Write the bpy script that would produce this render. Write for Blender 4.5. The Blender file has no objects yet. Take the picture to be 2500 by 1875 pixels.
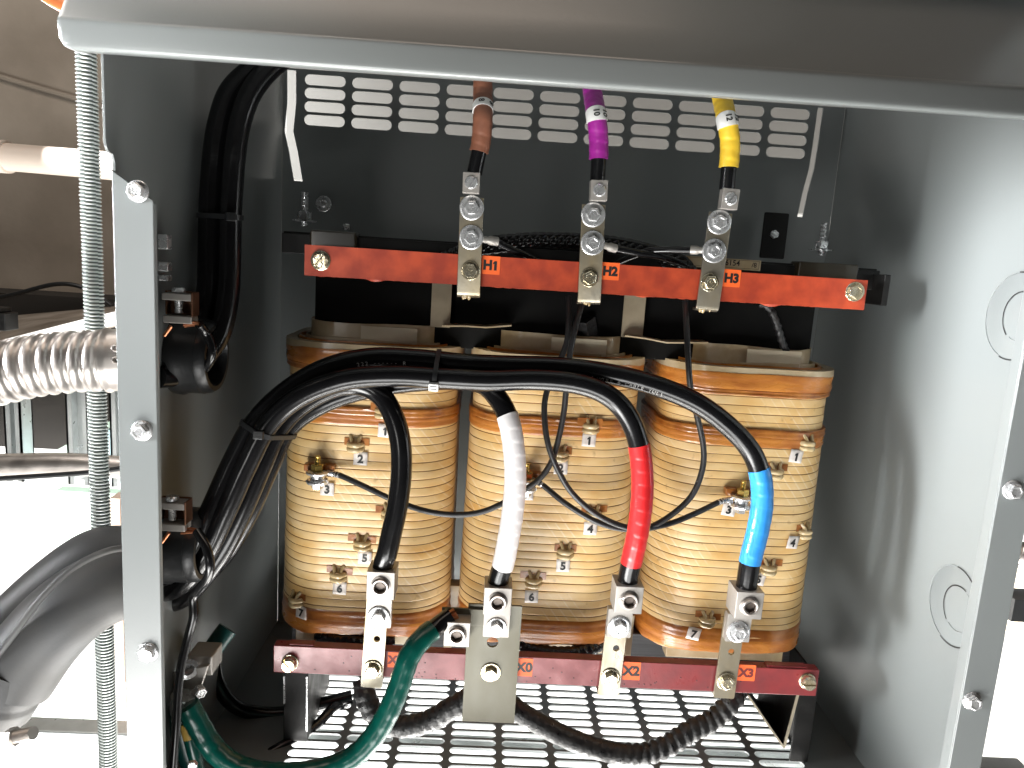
import bpy, bmesh, math, random
from mathutils import Vector, Matrix, noise
random.seed(7)
PI = math.pi
S = bpy.context.scene
C = S.collection

# ------------------------------------------------------------------ camera, world, lights
F = 1805.0
yaw, pitch, roll = (math.radians(a) for a in (1.954, 9.635, 3.642))
cy, sy, cp, sp = math.cos(yaw), math.sin(yaw), math.cos(pitch), math.sin(pitch)
FW = Vector((sy * cp, cy * cp, -sp))
r0 = Vector((cy, -sy, 0))
u0 = r0.cross(FW)
RT = r0 * math.cos(roll) + u0 * math.sin(roll)
UP = u0 * math.cos(roll) - r0 * math.sin(roll)
cam = bpy.data.cameras.new('camera')
co = bpy.data.objects.new('camera', cam)
C.objects.link(co)
co.matrix_world = Matrix(((RT.x, UP.x, -FW.x, 0), (RT.y, UP.y, -FW.y, 0), (RT.z, UP.z, -FW.z, 0), (0, 0, 0, 1)))
cam.lens = F / 2500 * 36
cam.sensor_width = 36
cam.clip_start = 0.01
cam.clip_end = 100
S.camera = co

W = bpy.data.worlds.new('World')
S.world = W
W.use_nodes = True
W.node_tree.nodes['Background'].inputs[0].default_value = (0.95, 0.86, 0.78, 1)
W.node_tree.nodes['Background'].inputs[1].default_value = 0.02


def area(name, loc, target, sx, sy_, power, color=(1, 1, 1), spread=180):
    l = bpy.data.lights.new(name, 'AREA')
    l.shape = 'RECTANGLE'
    l.size, l.size_y = sx, sy_
    l.energy = power
    l.color = color
    l.spread = math.radians(spread)
    o = bpy.data.objects.new(name, l)
    C.objects.link(o)
    o.location = loc
    o.rotation_euler = (Vector(target) - Vector(loc)).to_track_quat('-Z', 'Y').to_euler()
    return o


area('floor_bounce_light', (-0.55, 0.0, -1.15), (0.12, 0.9, -0.25), 0.6, 0.45, 19, (1, 0.99, 0.96))
area('floor_strip_light', (-0.4, -0.6, -1.3), (-0.1, 0.5, 0.1), 1.8, 0.6, 38, (1, 1, 0.985))
area('front_opening_light', (-1.2, -2.2, -0.15), (0.1, 0.9, -0.02), 0.5, 0.5, 7, (1, 0.985, 0.95))
area('left_window_light', (-2.2, 0.14, 0.12), (0.485, 0.72, 0.0), 0.35, 0.6, 7.5, (0.98, 0.99, 1), 24)
area('under_floor_fill', (0.1, 0.72, -1.42), (0.1, 0.85, 0.0), 1.3, 0.7, 65, (1, 0.98, 0.94))  # added lamp lying on the ground, stands in for the bright floor
area('wall_fill_behind', (-1.1, 1.45, -0.62), (-1.1, 1.75, -1.5), 1.0, 0.5, 24)  # added lamp, unseen under the housing, to blow out the white wall
area('wall_fill_right', (1.6, 1.3, -0.45), (1.5, 1.9, -1.5), 0.8, 0.5, 50)  # added lamp that whitens wall and floor beyond the right post
area('ground_fill', (0.1, 1.25, -0.70), (0.1, 1.3, -1.5), 1.6, 0.5, 55)  # added downward lamp, whitens the floor showing through the slots
area('upper_left_light', (-1.2, 0.9, 1.3), (-1.0, 2.3, 0.2), 0.6, 0.6, 14, (1, 0.93, 0.86))
area('backdrop_light', (-0.75, 1.28, 0.28), (-0.2, 1.5, 0.22), 0.12, 0.3, 4, (1, 1, 1))
area('ceiling_bounce_light', (0.15, 0.25, 1.5), (0.1, 0.6, 0.2), 2.4, 0.5, 13, (1, 0.82, 0.68))

S.view_settings.view_transform = 'Standard'
S.view_settings.look = 'None'
S.view_settings.exposure = 0
S.view_settings.gamma = 1
S.cycles.max_bounces = 8
S.cycles.use_denoising = True


# ------------------------------------------------------------------ helpers
def P(u, v, Y):
    d = FW + RT * ((u - 1250) / F) - UP * ((v - 937.5) / F)
    return d * (Y / d.y)


def Q(u, v, Y):      # same, for coordinates read off the 2212 pixel wide view
    return P(u * 1.1302, v * 1.1302, Y)


def PX(u, v, X):
    d = FW + RT * ((u - 1250) / F) - UP * ((v - 937.5) / F)
    return d * (X / d.x)


def PZ(u, v, Z):
    d = FW + RT * ((u - 1250) / F) - UP * ((v - 937.5) / F)
    return d * (Z / d.z)


WL = {}


def tagit(o, label=None, cat=None, group=None, kind=None):
    for k, v in (('label', label), ('category', cat), ('group', group), ('kind', kind)):
        if v:
            o[k] = v
    return o


def thing(name, loc, label, cat, group=None):
    o = bpy.data.objects.new(name, None)
    o.empty_display_size = 0.02
    C.objects.link(o)
    o.location = loc
    WL[o] = Vector(loc)
    return tagit(o, label, cat, group)


def obj(name, bm, mats, parent=None, smooth=35, bevel=0, segs=2, label=None):
    if isinstance(bm, bpy.types.Mesh):
        b = bmesh.new(); b.from_mesh(bm); bm = b
    xs = [v.co for v in bm.verts]
    lo = Vector((min(v.x for v in xs), min(v.y for v in xs), min(v.z for v in xs)))
    hi = Vector((max(v.x for v in xs), max(v.y for v in xs), max(v.z for v in xs)))
    c = (lo + hi) / 2
    for v in bm.verts:
        v.co -= c
    me = bpy.data.meshes.new(name)
    bmesh.ops.recalc_face_normals(bm, faces=bm.faces) if not getattr(obj, 'norecalc', False) else None
    bm.to_mesh(me); bm.free()
    if not isinstance(mats, (list, tuple)):
        mats = [mats]
    for m in mats:
        me.materials.append(m)
    o = bpy.data.objects.new(name, me)
    C.objects.link(o)
    WL[o] = c.copy()
    if parent:
        o.parent = parent
        o.location = c - WL[parent]
    else:
        o.location = c
    if smooth:
        me.shade_smooth()
        me.set_sharp_from_angle(angle=math.radians(smooth))
    if bevel:
        b = o.modifiers.new('bevel', 'BEVEL')
        b.width = bevel; b.segments = segs; b.limit_method = 'ANGLE'; b.angle_limit = math.radians(40)
        b.harden_normals = True
    if label:
        o['label'] = label
    return o


def box(bm, lo, hi, M=None):
    vs = [bm.verts.new((x, y, z)) for x in (lo[0], hi[0]) for y in (lo[1], hi[1]) for z in (lo[2], hi[2])]
    for f in ((0, 1, 3, 2), (4, 6, 7, 5), (0, 4, 5, 1), (2, 3, 7, 6), (0, 2, 6, 4), (1, 5, 7, 3)):
        bm.faces.new([vs[i] for i in f])
    if M:
        for v in vs:
            v.co = M @ v.co
    return bm


def lathe(bm, prof, M, n=32, mi=0, phase=0):
    """prof: list of (r, z) along local z"""
    rings = []
    for r, z in prof:
        if r < 1e-7:
            rings.append([bm.verts.new(M @ Vector((0, 0, z)))])
        else:
            rings.append([bm.verts.new(M @ Vector((r * math.cos(phase + 2 * PI * k / n), r * math.sin(phase + 2 * PI * k / n), z))) for k in range(n)])
    for a, b in zip(rings, rings[1:]):
        for k in range(n):
            q = [a[k % len(a)], a[(k + 1) % n % len(a)], b[(k + 1) % n % len(b)], b[k % len(b)]]
            q2 = []
            for v in q:
                if v not in q2:
                    q2.append(v)
            if len(q2) > 2:
                f = bm.faces.new(q2); f.material_index = mi
    return bm


def front(pos, spin=0, tiltx=0, tiltz=0):
    """local z points at the viewer side (-Y), local y up"""
    return Matrix.Translation(pos) @ Matrix.Rotation(tiltz, 4, 'Z') @ Matrix.Rotation(tiltx, 4, 'X') @ Matrix(((1, 0, 0, 0), (0, 0, -1, 0), (0, 1, 0, 0), (0, 0, 0, 1))) @ Matrix.Rotation(spin, 4, 'Z')


def axisM(pos, z, spin=0):
    q = Vector(z).normalized().to_track_quat('Z', 'Y')
    return Matrix.Translation(pos) @ q.to_matrix().to_4x4() @ Matrix.Rotation(spin, 4, 'Z')


def plate(outer, holes, t, M, smoothcurve=False):
    """flat plate with holes; outline in local xy, thickness from z=0 to z=t"""
    cu = bpy.data.curves.new('c', 'CURVE')
    cu.dimensions = '2D'; cu.fill_mode = 'BOTH'; cu.extrude = t / 2
    for ring in [outer] + holes:
        s = cu.splines.new('POLY')
        s.points.add(len(ring) - 1)
        for p, q in zip(s.points, ring):
            p.co = (q[0], q[1], 0, 1)
        s.use_cyclic_u = True
    o = bpy.data.objects.new('c', cu)
    me = bpy.data.meshes.new_from_object(o)
    bpy.data.objects.remove(o); bpy.data.curves.remove(cu)
    bm = bmesh.new(); bm.from_mesh(me); bpy.data.meshes.remove(me)
    bmesh.ops.remove_doubles(bm, verts=bm.verts, dist=1e-6)
    bm.transform(M @ Matrix.Translation((0, 0, t / 2)))
    return bm


def one_glyph(size, M, t, bold):
    h = size * 0.36; w = size * 0.055 + bold
    pts = [(w, -h), (w, h), (-w * 0.6, h), (-w * 1.6, h * 0.72), (-size * 0.20, h * 0.58), (-size * 0.20, h * 0.30), (-w, h * 0.42), (-w, -h)]
    return plate([(x + size * 0.04, y) for x, y in pts], [], t, M)


def text(s, size, M, t=0.0002, bold=0.0, align='CENTER'):
    if s == '1':
        return one_glyph(size, M @ Matrix.Translation((0, 0, -t / 2)), t, bold)
    if len(s) == 2 and s[1] == '1':
        b = text(s[0], size, M @ Matrix.Translation((-size * 0.27, 0, 0)), t, bold)
        b2 = one_glyph(size, M @ Matrix.Translation((size * 0.30, 0, -t / 2)), t, bold)
        me = bpy.data.meshes.new('t'); b2.to_mesh(me); b2.free(); b.from_mesh(me); bpy.data.meshes.remove(me)
        return b
    cu = bpy.data.curves.new('t', 'FONT')
    cu.body = s; cu.size = size; cu.extrude = t / 2; cu.offset = bold
    cu.align_x = align; cu.align_y = 'CENTER'; cu.resolution_u = 4
    o = bpy.data.objects.new('t', cu)
    me = bpy.data.meshes.new_from_object(o)
    bpy.data.objects.remove(o); bpy.data.curves.remove(cu)
    bm = bmesh.new(); bm.from_mesh(me); bpy.data.meshes.remove(me)
    bm.transform(M)
    return bm


def stadium(cx, cy_, w, h, n=7):
    r = h / 2; L = w / 2 - r
    pts = []
    for k in range(n + 1):
        a = -PI / 2 + PI * k / n
        pts.append((cx + L + r * math.cos(a), cy_ + r * math.sin(a)))
    for k in range(n + 1):
        a = PI / 2 + PI * k / n
        pts.append((cx - L + r * math.cos(a), cy_ + r * math.sin(a)))
    return pts


def circ(cx, cy_, r, n=20):
    return [(cx + r * math.cos(2 * PI * k / n), cy_ + r * math.sin(2 * PI * k / n)) for k in range(n)]


def rrect(x0, y0, x1, y1, r, n=5):
    pts = []
    for (cx, cyy, a0) in ((x1 - r, y0 + r, -PI / 2), (x1 - r, y1 - r, 0), (x0 + r, y1 - r, PI / 2), (x0 + r, y0 + r, PI)):
        for k in range(n + 1):
            a = a0 + PI / 2 * k / n
            pts.append((cx + r * math.cos(a), cyy + r * math.sin(a)))
    return pts


def spline(pts, step=0.004):
    """Catmull-Rom through pts, resampled evenly"""
    pts = [Vector(p) for p in pts]
    ext = [pts[0] * 2 - pts[1]] + pts + [pts[-1] * 2 - pts[-2]]
    out = []
    for i in range(1, len(ext) - 2):
        p0, p1, p2, p3 = ext[i - 1:i + 3]
        for k in range(24):
            t = k / 24
            out.append(0.5 * ((2 * p1) + (p2 - p0) * t + (2 * p0 - 5 * p1 + 4 * p2 - p3) * t * t + (3 * p1 - p0 - 3 * p2 + p3) * t ** 3))
    out.append(pts[-1])
    L = [0]
    for a, b in zip(out, out[1:]):
        L.append(L[-1] + (b - a).length)
    n = max(2, int(L[-1] / step))
    res = []; j = 0
    for i in range(n + 1):
        s = L[-1] * i / n
        while j < len(L) - 2 and L[j + 1] < s:
            j += 1
        d = L[j + 1] - L[j]
        res.append(out[j].lerp(out[j + 1], (s - L[j]) / d if d > 0 else 0))
    # light smoothing
    for _ in range(3):
        res = [res[0]] + [(res[i - 1] + res[i] * 2 + res[i + 1]) / 4 for i in range(1, len(res) - 1)] + [res[-1]]
    return res


def tube(bm, path, r, n=20, cap=True, mi=0, a0=0.0):
    """sweep along an evenly sampled path; r number or r(s, angle)"""
    T = []
    for i in range(len(path)):
        a = path[max(0, i - 1)]; b = path[min(len(path) - 1, i + 1)]
        T.append((b - a).normalized())
    N = Vector((0, -1, 0)) - T[0] * (-T[0].y)
    if N.length < 0.1:
        N = Vector((1, 0, 0)) - T[0] * T[0].x
    N.normalize()
    s = 0; rings = []
    for i, p in enumerate(path):
        if i:
            s += (p - path[i - 1]).length
            N = (N - T[i] * N.dot(T[i])).normalized()
        B = T[i].cross(N)
        ring = []
        for k in range(n):
            a = a0 + 2 * PI * k / n
            rr = r(s, a) if callable(r) else r
            ring.append(bm.verts.new(p + N * (rr * math.cos(a)) + B * (rr * math.sin(a))))
        rings.append(ring)
    for a, b in zip(rings, rings[1:]):
        for k in range(n):
            f = bm.faces.new((a[k], a[(k + 1) % n], b[(k + 1) % n], b[k])); f.material_index = mi
    if cap:
        bm.faces.new(rings[0][::-1]).material_index = mi
        bm.faces.new(rings[-1]).material_index = mi
    return bm


def plen(path):
    return sum((b - a).length for a, b in zip(path, path[1:]))


# ------------------------------------------------------------------ materials
def mat(name, col, rough=0.5, metal=0, col2=None, nscale=60, namt=0.5, bump=0.0, bscale=200, rvar=0.0,
        spec=0.5, coat=0, stretch=None, detail=4, lo=0.35, hi=0.65):
    m = bpy.data.materials.new(name)
    m.use_nodes = True
    nt = m.node_tree; N = nt.nodes; L = nt.links
    b = N['Principled BSDF']
    b.inputs['Base Color'].default_value = (*col, 1)
    b.inputs['Roughness'].default_value = rough
    b.inputs['Metallic'].default_value = metal
    b.inputs['Specular IOR Level'].default_value = spec
    b.inputs['Coat Weight'].default_value = coat
    b.inputs['Coat Roughness'].default_value = 0.12
    tc = N.new('ShaderNodeTexCoord'); mp = N.new('ShaderNodeMapping')
    geo = N.new('ShaderNodeNewGeometry')
    L.new(geo.outputs['Position'], mp.inputs[0])
    if stretch:
        mp.inputs['Scale'].default_value = stretch
    if col2 is None:
        col2 = tuple(c * 0.75 for c in col)
    n1 = N.new('ShaderNodeTexNoise'); n1.inputs['Scale'].default_value = nscale; n1.inputs['Detail'].default_value = detail
    L.new(mp.outputs[0], n1.inputs['Vector'])
    mr = N.new('ShaderNodeMapRange'); mr.inputs[1].default_value = lo; mr.inputs[2].default_value = hi
    mr.inputs[4].default_value = namt
    L.new(n1.outputs[0], mr.inputs[0])
    mx = N.new('ShaderNodeMix'); mx.data_type = 'RGBA'
    mx.inputs[6].default_value = (*col, 1); mx.inputs[7].default_value = (*col2, 1)
    L.new(mr.outputs[0], mx.inputs[0]); L.new(mx.outputs[2], b.inputs['Base Color'])
    m['mix'] = mx.name
    if rvar:
        r = N.new('ShaderNodeMapRange'); r.inputs[1].default_value = 0.3; r.inputs[2].default_value = 0.7
        r.inputs[3].default_value = max(0.02, rough - rvar); r.inputs[4].default_value = rough + rvar
        L.new(n1.outputs[0], r.inputs[0]); L.new(r.outputs[0], b.inputs['Roughness'])
    if bump:
        n2 = N.new('ShaderNodeTexNoise'); n2.inputs['Scale'].default_value = bscale; n2.inputs['Detail'].default_value = 3
        L.new(mp.outputs[0], n2.inputs['Vector'])
        bp = N.new('ShaderNodeBump'); bp.inputs['Strength'].default_value = bump; bp.inputs['Distance'].default_value = 0.001
        L.new(n2.outputs[0], bp.inputs['Height']); L.new(bp.outputs[0], b.inputs['Normal'])
    return m


M_paint = mat('grey_enamel', (0.15, 0.162, 0.161), 0.30, col2=(0.138, 0.149, 0.148), nscale=5, detail=1, lo=0.1, hi=0.9, bump=0.05, bscale=500, spec=0.6)
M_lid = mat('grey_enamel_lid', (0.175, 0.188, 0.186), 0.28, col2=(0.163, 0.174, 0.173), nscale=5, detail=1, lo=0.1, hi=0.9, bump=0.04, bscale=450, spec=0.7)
M_black = mat('black_steel', (0.004, 0.004, 0.004), 0.5, spec=0.3, col2=(0.009, 0.008, 0.007), nscale=40, bump=0.15, bscale=300, rvar=0.1)
M_lam = mat('laminated_steel', (0.045, 0.045, 0.05), 0.35, col2=(0.015, 0.015, 0.017), nscale=60, stretch=(0.15, 1, 14), bump=0.4, bscale=60, namt=1, spec=0.6)
M_yoke = mat('black_yoke', (0.003, 0.003, 0.003), 0.7, spec=0.12, col2=(0.006, 0.006, 0.005), nscale=40)
M_cable = mat('black_cable', (0.004, 0.004, 0.0045), 0.2, col2=(0.007, 0.007, 0.008), nscale=50, bump=0.07, bscale=300, spec=0.45)
M_wire = mat('dark_wire', (0.015, 0.015, 0.016), 0.4, col2=(0.03, 0.03, 0.03), nscale=90, bump=0.2, bscale=600)
M_sleeve = mat('varnished_sleeve', (0.008, 0.008, 0.009), 0.45, col2=(0.03, 0.028, 0.026), nscale=150, bump=0.9, bscale=260, rvar=0.2)
M_red = mat('red_tape', (0.55, 0.018, 0.02), 0.28, col2=(0.42, 0.012, 0.015), nscale=70, bump=0.15, bscale=200)
M_blue = mat('blue_tape', (0.03, 0.24, 0.62), 0.28, col2=(0.02, 0.18, 0.5), nscale=70, bump=0.15, bscale=200)
M_white = mat('white_tape', (0.80, 0.78, 0.78), 0.3, col2=(0.68, 0.65, 0.65), nscale=70, bump=0.15, bscale=200)
M_green = mat('green_tape', (0.0, 0.065, 0.048), 0.26, col2=(0.0, 0.04, 0.033), nscale=70, bump=0.15, bscale=200)
M_greend = mat('green_jacket', (0.0, 0.045, 0.04), 0.35, col2=(0.0, 0.03, 0.03), nscale=70)
M_brown = mat('brown_tape', (0.22, 0.085, 0.048), 0.5, col2=(0.15, 0.055, 0.03), nscale=80, bump=0.3, bscale=200)
M_purple = mat('purple_tape', (0.30, 0.02, 0.25), 0.33, col2=(0.22, 0.012, 0.18), nscale=80, bump=0.25, bscale=200)
M_yellow = mat('yellow_tape', (0.78, 0.52, 0.04), 0.33, col2=(0.68, 0.42, 0.03), nscale=80, bump=0.2, bscale=200)
M_ytag = mat('yellow_tag', (0.6, 0.38, 0.08), 0.5)
M_alu = mat('tinned_aluminium', (0.36, 0.34, 0.315), 0.45, 0.5, col2=(0.30, 0.275, 0.25), nscale=50, lo=0.2, hi=0.8, bump=0.12, bscale=500, rvar=0.05)
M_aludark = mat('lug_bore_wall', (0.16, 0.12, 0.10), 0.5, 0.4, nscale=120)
M_bus = mat('varnished_busbar', (0.36, 0.34, 0.29), 0.32, 0.8, col2=(0.26, 0.20, 0.10), nscale=26, namt=0.9, bump=0.18, bscale=160, rvar=0.08, lo=0.3, hi=0.75, stretch=(1, 1, 0.6))
M_dullbus = mat('dull_neutral_bar', (0.115, 0.11, 0.085), 0.42, 0.3, col2=(0.085, 0.075, 0.045), nscale=20, namt=0.9, lo=0.3, hi=0.7, stretch=(1, 1, 0.5), bump=0.15, bscale=160, rvar=0.06)
M_zinc = mat('zinc_bolt', (0.74, 0.75, 0.76), 0.27, 0.8, col2=(0.5, 0.5, 0.5), nscale=150, bump=0.1, bscale=600, rvar=0.08)
M_zincy = mat('resin_coated_bolt', (0.66, 0.61, 0.48), 0.16, 0.85, col2=(0.5, 0.38, 0.16), nscale=110, bump=0.4, bscale=260, rvar=0.08, coat=0.6)
M_brass = mat('brass_nut', (0.62, 0.45, 0.12), 0.22, 0.9, col2=(0.5, 0.33, 0.08), nscale=150, coat=0.5)
M_copper = mat('copper_strand', (0.60, 0.24, 0.12), 0.3, 0.9, nscale=200)
M_rodroot = mat('rod_root_shade', (0.10, 0.12, 0.11), 0.6, 0.3)  # shade between the threads painted in as a darker colour
M_galv = mat('galvanised_rod', (0.62, 0.66, 0.64), 0.42, 0.6, col2=(0.42, 0.45, 0.43), nscale=120, rvar=0.1)
M_cond = mat('conduit_aluminium', (0.44, 0.41, 0.385), 0.38, 0.85, col2=(0.46, 0.42, 0.39), nscale=45, bump=0.06, bscale=150, rvar=0.1)
M_cast = mat('cast_fitting', (0.035, 0.037, 0.04), 0.5, 0.0, spec=0.2, col2=(0.07, 0.066, 0.06), nscale=14, namt=0.8, lo=0.3, hi=0.75, bump=0.1, bscale=420, rvar=0.05)
M_card = mat('cream_pressboard', (0.50, 0.41, 0.27), 0.5, col2=(0.36, 0.26, 0.13), nscale=40, namt=0.8, bump=0.1, bscale=250, coat=0.3)
M_strap = mat('tan_insulation_strap', (0.30, 0.25, 0.17), 0.6, col2=(0.2, 0.16, 0.1), nscale=50)
M_hbar = mat('red_fibre_board', (0.47, 0.068, 0.026), 0.38, col2=(0.27, 0.03, 0.014), nscale=45, namt=0.9, bump=0.1, bscale=120, rvar=0.05)
M_xbar = mat('maroon_fibre_board', (0.21, 0.030, 0.032), 0.34, col2=(0.135, 0.018, 0.021), nscale=45, namt=0.8, bump=0.12, bscale=250, rvar=0.08)
M_orange = mat('orange_sticker', (0.85, 0.13, 0.02), 0.5, col2=(0.78, 0.11, 0.015), nscale=50)
M_ink = mat('black_ink', (0.01, 0.01, 0.01), 0.5)
M_inkfaint = mat('pale_print', (0.35, 0.34, 0.33), 0.5)
M_tag = mat('white_sticker', (0.74, 0.70, 0.67), 0.4, col2=(0.58, 0.5, 0.44), nscale=60)
M_marker = mat('white_wire_marker', (0.8, 0.8, 0.78), 0.4)
M_rubber = mat('black_plastic', (0.012, 0.013, 0.014), 0.38, nscale=60, bump=0.2, bscale=300)
M_glue = mat('resin', (0.5, 0.10, 0.03), 0.15, nscale=80, coat=0.6)
M_concrete = mat('concrete', (0.29, 0.25, 0.205), 0.85, col2=(0.18, 0.15, 0.118), nscale=4, namt=1, bump=0.5, bscale=60, detail=8, lo=0.3, hi=0.7)
M_pvc = mat('white_pvc', (0.50, 0.43, 0.37), 0.35, nscale=10, namt=0.1)
M_whitewall = mat('white_wall_paint', (0.82, 0.82, 0.8), 0.7, col2=(0.76, 0.77, 0.74), nscale=3)
M_ground = mat('pale_floor', (0.78, 0.77, 0.75), 0.6, col2=(0.7, 0.68, 0.66), nscale=4)
M_backdrop = mat('backdrop_grey', (0.27, 0.27, 0.26), 0.5, 0.0, col2=(0.25, 0.25, 0.24), nscale=3)
M_mint = mat('mint_board', (0.55, 0.72, 0.60), 0.6, nscale=6, namt=0.3)
M_cyan = mat('pale_blue_board', (0.5, 0.72, 0.78), 0.6, nscale=6, namt=0.3)
M_pinkw = mat('pale_wood', (0.75, 0.60, 0.50), 0.6, col2=(0.62, 0.45, 0.36), nscale=14, stretch=(4, 4, 0.4))
M_strut = mat('strut_galvanised', (0.50, 0.53, 0.53), 0.35, 0.7, nscale=40, rvar=0.1)
M_dark = mat('bay_shade_brown', (0.018, 0.015, 0.012), 0.8, nscale=6, namt=1)
M_orpipe = mat('orange_plastic', (0.7, 0.2, 0.06), 0.5)


def paper_material():
    m = bpy.data.materials.new('varnished_paper')
    m.use_nodes = True
    nt = m.node_tree; N = nt.nodes; L = nt.links
    b = N['Principled BSDF']
    g = N.new('ShaderNodeNewGeometry')
    n1 = N.new('ShaderNodeTexNoise'); n1.inputs['Scale'].default_value = 22; n1.inputs['Detail'].default_value = 6
    mp = N.new('ShaderNodeMapping'); mp.inputs['Scale'].default_value = (1, 1, 2.2)
    L.new(g.outputs['Position'], mp.inputs[0]); L.new(mp.outputs[0], n1.inputs['Vector'])
    cr = N.new('ShaderNodeValToRGB')
    e = cr.color_ramp.elements
    e[0].position = 0.30; e[0].color = (0.77, 0.56, 0.295, 1)
    e[1].position = 0.74; e[1].color = (0.66, 0.375, 0.115, 1)
    k = e.new(0.52); k.color = (0.72, 0.49, 0.215, 1)
    L.new(n1.outputs[0], cr.inputs[0])
    # diagonal lap lines of the paper wrap, broken up by noise
    mp2 = N.new('ShaderNodeMapping'); mp2.inputs['Rotation'].default_value = (0, math.radians(38), 0)
    L.new(g.outputs['Position'], mp2.inputs[0])
    wv = N.new('ShaderNodeTexWave'); wv.inputs['Scale'].default_value = 34; wv.inputs['Distortion'].default_value = 0.6
    wv.inputs['Detail'].default_value = 2
    L.new(mp2.outputs[0], wv.inputs['Vector'])
    th = N.new('ShaderNodeMapRange'); th.inputs[1].default_value = 0.86; th.inputs[2].default_value = 0.98
    L.new(wv.outputs[1], th.inputs[0])
    n2 = N.new('ShaderNodeTexNoise'); n2.inputs['Scale'].default_value = 16
    L.new(g.outputs['Position'], n2.inputs['Vector'])
    t2 = N.new('ShaderNodeMapRange'); t2.inputs[1].default_value = 0.5; t2.inputs[2].default_value = 0.62; t2.inputs[4].default_value = 0.32
    L.new(n2.outputs[0], t2.inputs[0])
    mu = N.new('ShaderNodeMath'); mu.operation = 'MULTIPLY'
    L.new(th.outputs[0], mu.inputs[0]); L.new(t2.outputs[0], mu.inputs[1])
    mx = N.new('ShaderNodeMix'); mx.data_type = 'RGBA'
    mx.inputs[7].default_value = (0.85, 0.76, 0.56, 1)
    L.new(mu.outputs[0], mx.inputs[0]); L.new(cr.outputs[0], mx.inputs[6])
    # small dark specks and runs
    n3 = N.new('ShaderNodeTexNoise'); n3.inputs['Scale'].default_value = 95; n3.inputs['Detail'].default_value = 2
    L.new(g.outputs['Position'], n3.inputs['Vector'])
    t3 = N.new('ShaderNodeMapRange'); t3.inputs[1].default_value = 0.68; t3.inputs[2].default_value = 0.8; t3.inputs[4].default_value = 0.5
    L.new(n3.outputs[0], t3.inputs[0])
    mx2 = N.new('ShaderNodeMix'); mx2.data_type = 'RGBA'; mx2.inputs[7].default_value = (0.3, 0.15, 0.045, 1)
    L.new(t3.outputs[0], mx2.inputs[0]); L.new(mx.outputs[2], mx2.inputs[6])
    L.new(mx2.outputs[2], b.inputs['Base Color'])
    b.inputs['Roughness'].default_value = 0.42
    b.inputs['Coat Weight'].default_value = 0.35; b.inputs['Coat Roughness'].default_value = 0.22
    bp = N.new('ShaderNodeBump'); bp.inputs['Strength'].default_value = 0.25; bp.inputs['Distance'].default_value = 0.001
    ad = N.new('ShaderNodeMath'); L.new(n3.outputs[0], ad.inputs[0]); L.new(mu.outputs[0], ad.inputs[1])
    L.new(ad.outputs[0], bp.inputs['Height']); L.new(bp.outputs[0], b.inputs['Normal'])
    return m


M_paper = paper_material()
M_groove = mat('amber_varnish_groove', (0.33, 0.16, 0.05), 0.4, nscale=80)
M_tape = mat('amber_tape', (0.56, 0.22, 0.045), 0.3, col2=(0.38, 0.12, 0.02), nscale=26, namt=1, stretch=(1, 1, 3), bump=0.35, bscale=160, rvar=0.1, coat=0.4)
M_tape2 = mat('dark_amber_tape', (0.40, 0.15, 0.03), 0.28, col2=(0.25, 0.075, 0.012), nscale=60, namt=1, bump=0.3, bscale=200, coat=0.4)
M_knob = mat('varnished_tap', (0.55, 0.43, 0.24), 0.18, col2=(0.38, 0.24, 0.08), nscale=90, bump=0.3, bscale=200, coat=0.7)

# enamel reads a touch different in patches: keep everything else uniform

# ------------------------------------------------------------------ hardware builders


def hexbolt(pos, R, parent, m=M_zinc, h=None, washer=None, wm=None, spin=None, M=None, name='bolt', marks=True, flange=0, socket=False):
    """hex head facing the viewer; washer radius optional"""
    M = M or front(pos)
    h = h or R * 0.75
    z0 = 0
    if washer:
        bm = bmesh.new()
        lathe(bm, [(0, 0), (washer * 0.97, 0), (washer, 0.0004), (washer, 0.0013), (washer * 0.96, 0.0017), (washer * 0.86, 0.0018), (washer * 0.84, 0.0015), (0, 0.0015)], M, 40)
        w = obj('washer', bm, wm or m, parent)
        z0 = 0.0017
    spin = random.uniform(0, PI / 3) if spin is None else spin
    Mh = M @ Matrix.Rotation(spin, 4, 'Z')
    bm = bmesh.new()
    if flange:
        lathe(bm, [(0, z0), (flange, z0), (flange, z0 + 0.0008), (flange * 0.9, z0 + 0.0015), (R * 0.9, z0 + 0.0019), (0, z0 + 0.0019)], Mh, 36)
        z0 += 0.0015
    lathe(bm, [(0, z0), (R, z0), (R, z0 + h * 0.85), (R * 0.86, z0 + h), (R * 0.62, z0 + h), (R * 0.55, z0 + h * 0.93), (0, z0 + h * 0.93)], Mh, 6)
    if marks:
        for k in range(3):
            Mk = Mh @ Matrix.Rotation(2 * PI * k / 3 + 0.3, 4, 'Z')
            box(bm, (R * 0.08, -R * 0.05, z0 + h * 0.9), (R * 0.52, R * 0.05, z0 + h * 0.99), Mk)
    return obj(name, bm, m, parent, smooth=20, bevel=0.00025, segs=1)


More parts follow.
